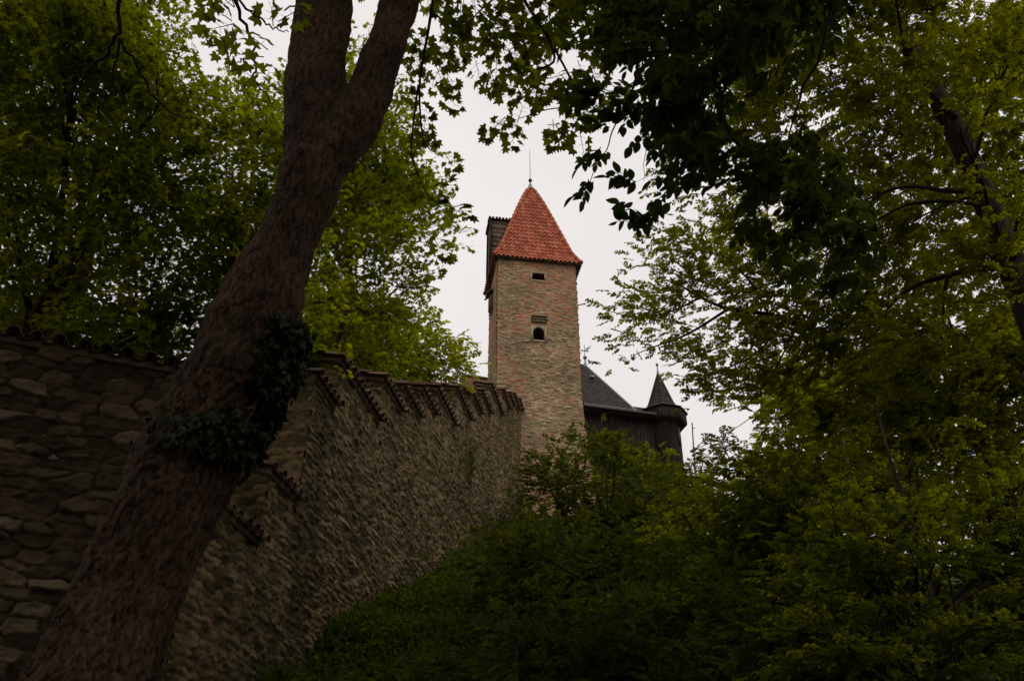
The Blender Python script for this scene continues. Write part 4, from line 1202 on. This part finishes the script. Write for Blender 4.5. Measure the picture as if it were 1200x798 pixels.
for pts, d, r0 in (([(1180, -160), (1010, -60), (900, 10), (840, 80), (800, 160), (770, 225), (745, 262)], 4.8, .03), ([(900, 10), (810, 30), (755, 80), (715, 145), (693, 208)], 5.0, .018), ([(840, 80), (860, 150), (900, 220), (960, 290), (1005, 325)], 4.7, .018), ([(1010, -60), (960, 60), (930, 130), (915, 200)], 5.0, .02), ([(840, 80), (780, 110), (745, 150), (735, 205)], 4.8, .01)):
    q = np.array([P(x, y, d) for x, y in pts]); q, s = dens(q, np.linspace(r0 * .6, r0 * .1, len(pts)), 40); q = q + (np.stack([fbm(q * 2.6 + k_ * 9, 3) for k_ in range(3)], 1) - .5) * .28; MB().tube(q - nb0, s, 6).build('bough', M['twig'], bpy.data.objects['beech_tree'], smooth=True)
cl = []
for k in range(6): cl.append((np.array([rg.uniform(0.5, 9), rg.uniform(-3, 6.0), rg.uniform(10.0, 15)]), rg.uniform(1.3, 2.0), 12.0))
cl = [c for c in cl if (c[0][2] * CP - c[0][1] * SP - 3.1) / max(0.1, c[0][1] * CP + c[0][2] * SP) > 0.38]
bt_ = bpy.data.objects['beech_tree']
crown(bt_, cl, 'oval_lo', 0.20, M['dark_leaf'], 10, 2.6, 82, mk_hub(pb, 0.3), inv=np.array(bt_.location), hubr=0.08, subs=7, name='shading_crown')  # unseen crown added above the frame for its shade

rg = np.random.default_rng(32)
tb0 = P(1176, 285, 12.0); pt = np.array([[tb0[0], tb0[1], 0], [tb0[0], tb0[1], 4], [tb0[0], tb0[1], tb0[2]], [tb0[0] - .05, tb0[1], tb0[2] + 2.2], [tb0[0] - .25, tb0[1] + .1, tb0[2] + 4.5], [tb0[0] - .4, tb0[1] + .3, tb0[2] + 8]])
pt[0, 2] = float(ground_z(tb0[0], tb0[1])) - .2
cl = fill([(815, 40), (900, 20), (1010, -30), (1240, -40), (1240, 430), (1040, 440), (960, 420), (900, 380), (905, 290), (850, 240)], 64, 11.5, 17, 34, 58, rg)
cl += [one(*a) for a in ((1100, 110, 11, 26), (1125, 150, 11.2, 20), (1185, 335, 11, 30), (1150, 300, 11.2, 20), (1195, 240, 11.2, 20), (1120, 215, 11.2, 14), (1165, 395, 11, 34), (1080, 390, 11.5, 34))]
tree('beech_tree', 'tall beech with a smooth bare grey trunk slanting at the right edge', pt, [.28, .22, .175, .155, .13, .05], cl, 'oval_lo', 0.085, M['beech_leaf'], 13, 1.7, 83, M['beech_bark'], 'beeches on the slope', limb_p=0.12, subs=10, spread=0.36, layered=0.5, flat=0.4, hubr=0.07, droop=0.2)
rg = np.random.default_rng(33)
pf = up_path(1030, 420, 16.5, 14, (0.3, 0), 0.12, 9)
cl = fill([(770, 290), (830, 250), (920, 280), (930, 440), (880, 440), (850, 470), (800, 440), (760, 390)], 18, 13.5, 16.5, 24, 38, rg)
cl += [one(*a) for a in ((700, 357, 15, 9), (722, 368, 15, 13), (745, 352, 15, 16), (765, 330, 15, 15), (785, 300, 15, 15), (728, 392, 15, 12), (755, 405, 15, 14), (742, 425, 15, 9), (775, 375, 15, 17), (800, 345, 15, 20), (800, 410, 15, 18), (712, 431, 15, 6), (810, 455, 15, 12), (880, 470, 16, 18), (905, 430, 16, 24), (835, 440, 15, 18), (770, 268, 15, 8))]
hb_ = tree('hornbeam_tree', 'thin leaved tree whose long side branches reach out towards the tower', pf, [.13, .12, .1, .08, .07, .05, .03], cl, 'oval_lo', 0.075, M['beech_leaf'], 11, 1.0, 84, M['beech_bark'], None, subs=8, spread=0.40, flat=0.5, limbs=False, droop=0.2)
bm = MB(); hb0 = np.array(hb_.location)
for pts, r0 in (([(990, 400), (925, 376), (900, 367), (855, 364), (832, 354), (805, 340), (785, 325)], .05), ([(852, 363), (818, 385), (795, 397), (770, 405), (745, 415)], .028), ([(820, 349), (795, 362), (770, 370), (740, 372), (705, 362)], .022),
                ([(985, 420), (930, 385), (905, 378), (893, 395), (876, 412), (860, 440)], .035), ([(900, 367), (880, 330), (850, 300), (800, 290)], .025), ([(1000, 380), (960, 330), (900, 280), (840, 262)], .04), ([(925, 376), (880, 420), (830, 440), (805, 455)], .02), ([(930, 390), (905, 440), (880, 470)], .02)):
    q = np.array([P(x, y, 15 + 0.03 * k) for k, (x, y) in enumerate(pts)]); q, s = dens(q, np.linspace(r0, r0 * .25, len(pts)), 24); MB().tube(q - hb0, s, 6).build('bough', M['twig'], hb_, smooth=True)
# bare dark limbs on the tall beech
bt2 = [o for o in bpy.data.objects if o.name.startswith('beech_tree') and 'tall beech' in o.get('label', '')][0]; b2 = np.array(bt2.location)
bm = MB()
for pts, r0, d in (([(1171, 314), (1140, 315), (1110, 323), (1080, 331), (1055, 345), (1040, 362)], .048, 11.9), ([(1150, 225), (1105, 224), (1075, 218), (1040, 222), (1015, 240)], .036, 12), ([(1110, 323), (1106, 350), (1104, 400)], .03, 11.9), ([(1150, 240), (1100, 235), (1060, 240), (1020, 262), (1000, 300)], .03, 12.2), ([(1120, 140), (1090, 110), (1060, 60), (1050, 0)], .05, 12)):
    q = np.array([P(x, y, d + 0.05 * k) for k, (x, y) in enumerate(pts)]); q, s = dens(q, np.linspace(r0, r0 * .3, len(pts)), 24); MB().tube(q - b2, s, 7).build('bough', M['twig'], bt2, smooth=True)

# --- trees on the right slope
def slope_tree(name, label, poly, n, d0, d1, r0, r1, tr, kind, leaf, mat, K, cover, seed, bark='beech_bark', group='young trees on the slope', ztop=2.5, **kw):
    rg = np.random.default_rng(seed); cl = fill(poly, n, d0, d1, r0, r1, rg)
    p = P(*tr[:3]); path = up_path(tr[0], tr[1], tr[2], p[2] + ztop, (0, 0), 0.15, seed)
    return tree(name, label, path, [tr[3] * k for k in (1, .9, .8, .65, .5, .35, .15)], cl, kind, leaf, M[mat], K, cover, seed, M[bark], group, **kw)
slope_tree('hazel_tree', 'bright edged leafy tree on the slope beside the open sky, right of the turret', [(905, 455), (960, 430), (1030, 440), (1040, 610), (950, 640), (880, 610), (880, 560), (930, 500)], 24, 19, 24, 28, 44, (960, 540, 21, .12), 'oval_lo', 0.12, 'beech_leaf', 11, 2.2, 91, subs=9)
slope_tree('birch_tree', 'slim tree with a thin pale trunk among the greenery on the right slope', [(950, 440), (1060, 420), (1080, 560), (1000, 600), (950, 560)], 14, 15.6, 17.4, 26, 38, (1003, 555, 17, .06), 'oval_lo', 0.09, 'beech_leaf', 11, 1.5, 92, 'pale_bark', subs=8, limb_p=0.1)
slope_tree('ash_tree', 'leafy mid height tree against the right edge below the tall beech', [(1040, 400), (1240, 370), (1240, 640), (1060, 640)], 30, 12, 17, 34, 54, (1160, 520, 14, .13), 'oval_lo', 0.10, 'beech_leaf', 12, 2.0, 93, limb_p=0.25, subs=9, layered=0.45)
slope_tree('elm_sapling', 'low shaded leafy sapling close by in the bottom right corner', [(960, 610), (1080, 590), (1240, 600), (1240, 840), (980, 840), (940, 720)], 30, 7.5, 11, 40, 64, (1090, 720, 9.2, .05), 'oval_lo', 0.06, 'maple_leaf', 12, 1.9, 94, group=None, subs=9, layered=0.35)
# bare stems hanging in front of it
b_ = base_on_ground(P(1080, 700, 8.4)); ds = empty('dead_sapling', b_); tag(ds, 'thin bare sapling with curved dark leafless stems in the lower right', 'sapling')
bm = MB()
for pts, r0 in (([(1030, 720), (1040, 690), (1065, 655), (1076, 620), (1082, 600), (1074, 570), (1076, 545)], .017), ([(1120, 720), (1115, 690), (1106, 650), (1101, 615), (1112, 592)], .013), ([(1080, 610), (1060, 630), (1040, 642), (1018, 645)], .009), ([(1081, 612), (1086, 640), (1094, 660)], .007), ([(1101, 615), (1090, 595), (1076, 590)], .008), ([(1160, 680), (1145, 655), (1135, 632), (1130, 610)], .008)):
    q = np.array([P(x, y, 8.4) for x, y in pts]); q, s = dens(q, np.linspace(r0, r0 * .4, len(pts)), 24); bm.tube(q - b_, s, 6)
bm.tube(np.array([b_, P(1000, 800, 8.4), P(1030, 720, 8.4)]) - b_, [.03, .022, .017], 7); bm.tube(np.array([b_ + [.1, 0, 0], P(1125, 800, 8.4), P(1120, 720, 8.4)]) - b_, [.02, .017, .013], 7)
bm.build('stems', M['twig'], ds, smooth=True)

# --- shrubs in the middle
def shrub(name, label, poly, n, d0, d1, r0, r1, leaf, mat, cover, seed, kind='oval_lo', K=10, group='shrubs on the slope', stems=4, blossom=0, **kw):
    rg = np.random.default_rng(seed); cl = fill(poly, n, d0, d1, r0, r1, rg)
    c = np.mean([q[0] for q in cl], 0); b = base_on_ground(c, 0.05)
    root = empty(name, b); tag(root, label, 'shrub', group)
    bases = [b + np.array([rg.normal(0, .25), rg.normal(0, .25), 0]) for _ in range(stems)]
    bm = MB()
    tops = []
    for q in bases:
        t = cl[rg.integers(len(cl))][0]; p = bez(q, t, 0.05, 9, rg, 0.1); tops.append(p); bm.tube(p - b, np.linspace(.05, .012, 9), 6, False)
    bm.build('stems', M['twig'], root, smooth=True)
    allp = np.concatenate(tops)
    hub = lambda c_: allp[np.argmin(np.linalg.norm(allp - (c_ - np.array([0, 0, .4])), axis=1))]
    crown(root, cl, kind, leaf, M[mat], K, cover, seed, hub, inv=b, hubr=0.03, name='foliage', **kw)
    if blossom:
        fb = MB()
        for k in range(blossom):
            c_, r_, d_ = cl[rg.integers(len(cl))]
            p0 = c_ + rg.normal(0, .6, 3) * r_ + np.array([0, -r_ * .7, r_ * .3])
            q = p0 + rg.normal(0, 1, (40, 3)) * np.array([.07, .07, .02])
            add_leaves(fb, q, rg.normal(0, 1, (40, 3)), np.array([0, -.4, 1.0]) + rg.normal(0, .3, (40, 3)), rg.uniform(.02, .035, 40), 'oval_lo', np.full(40, .5))
        fb.build('blossom', M['blossom'], root)
    return root
shrub('elder_shrub', 'round elder bush with pale flower heads covering the foot of the tower', [(632, 545), (668, 512), (725, 520), (768, 572), (765, 640), (690, 660), (640, 620), (635, 580)], 20, 29, 33, 20, 32, 0.13, 'shrub_leaf', 1.80, 101, blossom=14)
shrub('hazel_shrub', 'upright light green bush in front of the dark timber hall', [(705, 548), (735, 524), (770, 540), (800, 570), (790, 630), (720, 615)], 12, 33, 36, 16, 26, 0.14, 'maple_leaf', 1.7, 102)
shrub('privet_shrub', 'loose bush with leaves standing against the pale sky right of the turret', [(800, 525), (850, 515), (890, 540), (900, 600), (830, 620), (790, 590)], 14, 28, 32, 16, 27, 0.13, 'shrub_leaf', 1.05, 103)
shrub('bramble_shrub', 'broad dark bush in the middle of the slope below the elder', [(590, 660), (650, 625), (760, 630), (860, 640), (850, 740), (700, 770), (580, 740)], 30, 16, 21, 34, 52, 0.11, 'shrub_leaf', 1.80, 104)
shrub('dogwood_shrub', 'leafy green bush right of the broad dark bush, under the bright edged tree', [(790, 590), (880, 570), (960, 600), (970, 700), (880, 720), (800, 680)], 22, 14, 18, 32, 50, 0.10, 'maple_leaf', 1.80, 105)
shrub('nettle_clump', 'shaded low bush nearest the viewer at the bottom middle', [(560, 740), (720, 720), (860, 720), (980, 730), (980, 850), (540, 850)], 28, 8.5, 11.5, 40, 60, 0.08, 'shrub_leaf', 1.80, 106)
shrub('wall_shrub', 'small yellow green bush at the wall foot in front of the elder', [(590, 620), (640, 600), (670, 630), (640, 670), (570, 690), (540, 690)], 10, 25, 29, 16, 24, 0.12, 'shrub_leaf', 1.7, 107)

# creeper on the wall face close to the tower, and a tuft growing from a joint
cv = MB(); rg = np.random.default_rng(44)
def wallpx(px, py):
    r = ray(px, py); k, t = np.linalg.solve(np.array([[r[0], -DT[0]], [r[1], -DT[1]]]), W0); return r * k
for pts in ([(560, 640), (572, 615), (590, 590), (600, 560)], [(572, 615), (600, 600), (608, 575)], [(600, 630), (606, 605), (612, 590)]):
    q = np.array([wallpx(*p) for p in pts]) + DN * 0.2; q, s = dens(q, np.linspace(.03, .012, len(pts)), 18); cv.tube(q, s, 5, False, .5, 1)
    m = 220; ii = rg.integers(0, 18, m); pos = q[ii] + rg.normal(0, .26, (m, 3)) + DN * 0.12
    add_leaves(cv, pos, np.array([0, 0, -1]) + rg.normal(0, .6, (m, 3)), DN + rg.normal(0, .5, (m, 3)), rg.uniform(.1, .2, m), 'ivy', rg.beta(2, 4, m))
o = cv.build('creeper', [M['dark_leaf'], M['twig']]); tag(o, 'dark leafy creeper climbing the stepped wall near the tower corner', 'creeper')
cv = MB(); m = 90; p0 = wallpx(549, 540) + DN * .12
pos = p0 + rg.normal(0, 1, (m, 3)) * np.array([.1, .12, .42]); add_leaves(cv, pos, np.array([0, 0, -1]) + rg.normal(0, .6, (m, 3)), DN + rg.normal(0, .5, (m, 3)), rg.uniform(.08, .16, m), 'ivy', rg.beta(2, 3, m))
cv.tube([p0 + [0, 0, .5], p0, p0 - [0, 0, 2.6]], [.015, .012, .008], 5, False, .5, 1)
o = cv.build('wall_tuft', [M['grass'], M['twig']]); tag(o, 'small green tuft with a hanging stem in the joints of the stepped wall', 'plant')

# --- undergrowth over the whole slope: grass blades and small herbs nobody could count
ug = MB(); rg = np.random.default_rng(55)
n = 42000
y = rg.uniform(5.0, 42, n) ** 1.0; x = rg.uniform(-6, 16, n)
tw = (y - W0[1]) / DT[1]; xw = W0[0] + DT[0] * tw
x = np.where(rg.random(n) < 0.45, xw + rg.exponential(1.6, n), x)
ok = x > xw - 0.05; x, y = x[ok], y[ok]; n = len(x)
z = ground_z(x, y) + (fbm(np.stack([x * .5, y * .5, 0 * x], 1), 4) - .5) * .5
lump = fbm(np.stack([x * .8, y * .8, 0 * x + 4], 1), 3)
hh = np.clip((lump - .3) * 2.2, .15, 1.2)
pos = np.stack([x, y, z], 1)
up_ = np.array([0, 0, 1.0]) + rg.normal(0, .38, (n, 3)); blade = rg.random(n) < 0.4
add_leaves(ug, pos[blade], up_[blade], rg.normal(0, 1, (blade.sum(), 3)), (rg.uniform(.35, .8, n) * (.5 + hh))[blade], 'blade', np.clip(rg.normal(.5, .2, n), 0, 1)[blade])
hb2 = ~blade; m = hb2.sum(); K = 7
ph = pos[hb2][:, None] + np.stack([rg.normal(0, .12, (m, K)), rg.normal(0, .12, (m, K)), rg.uniform(.05, 1.0, (m, K)) * (hh[hb2] * .8)[:, None]], 2)
dirs = rg.normal(0, 1, (m, K, 3)); dirs[..., 2] = rg.normal(-.1, .3, (m, K))
add_leaves(ug, ph.reshape(-1, 3), dirs.reshape(-1, 3), np.array([0, 0, 1.0]) + rg.normal(0, .4, (m * K, 3)), rg.uniform(.06, .15, m * K), 'oval_lo', np.clip(rg.normal(.5, .2, m * K), 0, 1))
o = ug.build('undergrowth', [M['grass'], M['twig']]); tag(o, 'knee high grass and herbs over the slope along the wall foot', kind='stuff')

# --- unseen trees added behind and beside the viewer to shade the near wall
for k, (px_, py_, hgt, sd_, lab) in enumerate((((-5.5), -4.5, 13, 111, 'unseen shading beech added behind the viewer on the left'), (4.5, -6.5, 14, 112, 'unseen shading beech added behind the viewer on the right'))):
    rg = np.random.default_rng(sd_); b = np.array([px_, py_, float(ground_z(px_, py_)) - .2])
    path = np.array([b, b + [0, 0, hgt * .35], b + [.2, .1, hgt * .7], b + [.1, .3, hgt]])
    cl = [(b + np.array([rg.normal(0, 2.6), rg.normal(0, 2.6), rg.uniform(2.5, hgt + 1)]), rg.uniform(1.4, 2.1), 12.0) for _ in range(24)]
    cl = [c for c in cl if c[0][1] * CP + c[0][2] * SP < 0.3 or abs(c[0][0] / (c[0][1] * CP + c[0][2] * SP)) - 2.4 / (c[0][1] * CP + c[0][2] * SP) > 0.6]
    cl = [c for c in cl if np.linalg.norm(c[0] - np.array([np.clip(c[0][0], -2.5, 2.5), 0, 0])) > 5.0]
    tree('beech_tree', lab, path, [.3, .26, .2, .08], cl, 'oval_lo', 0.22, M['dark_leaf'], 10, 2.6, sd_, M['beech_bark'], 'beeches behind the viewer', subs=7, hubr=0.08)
src = [o for o in bpy.data.objects if o.get('group') == 'beeches behind the viewer'][0]
for x, y, rz, sc_, lab in ((-10.5, -3.5, 1.0, 1.0, 'unseen shading beech added beside the viewer on the left'), (-1.0, -11, 2.2, 1.1, 'unseen shading beech added farther behind the viewer in the middle'), (-10, -9, 3.5, 1.1, 'unseen shading beech added farther behind the viewer on the left')):
    c = src.copy(); COL.objects.link(c); c.location = (x, y, float(ground_z(x, y)) - .2); c.rotation_euler = (0, 0, rz); c.scale = (sc_,) * 3; c['label'] = lab
    for ch in list(src.children):
        d = ch.copy(); COL.objects.link(d); d.parent = c
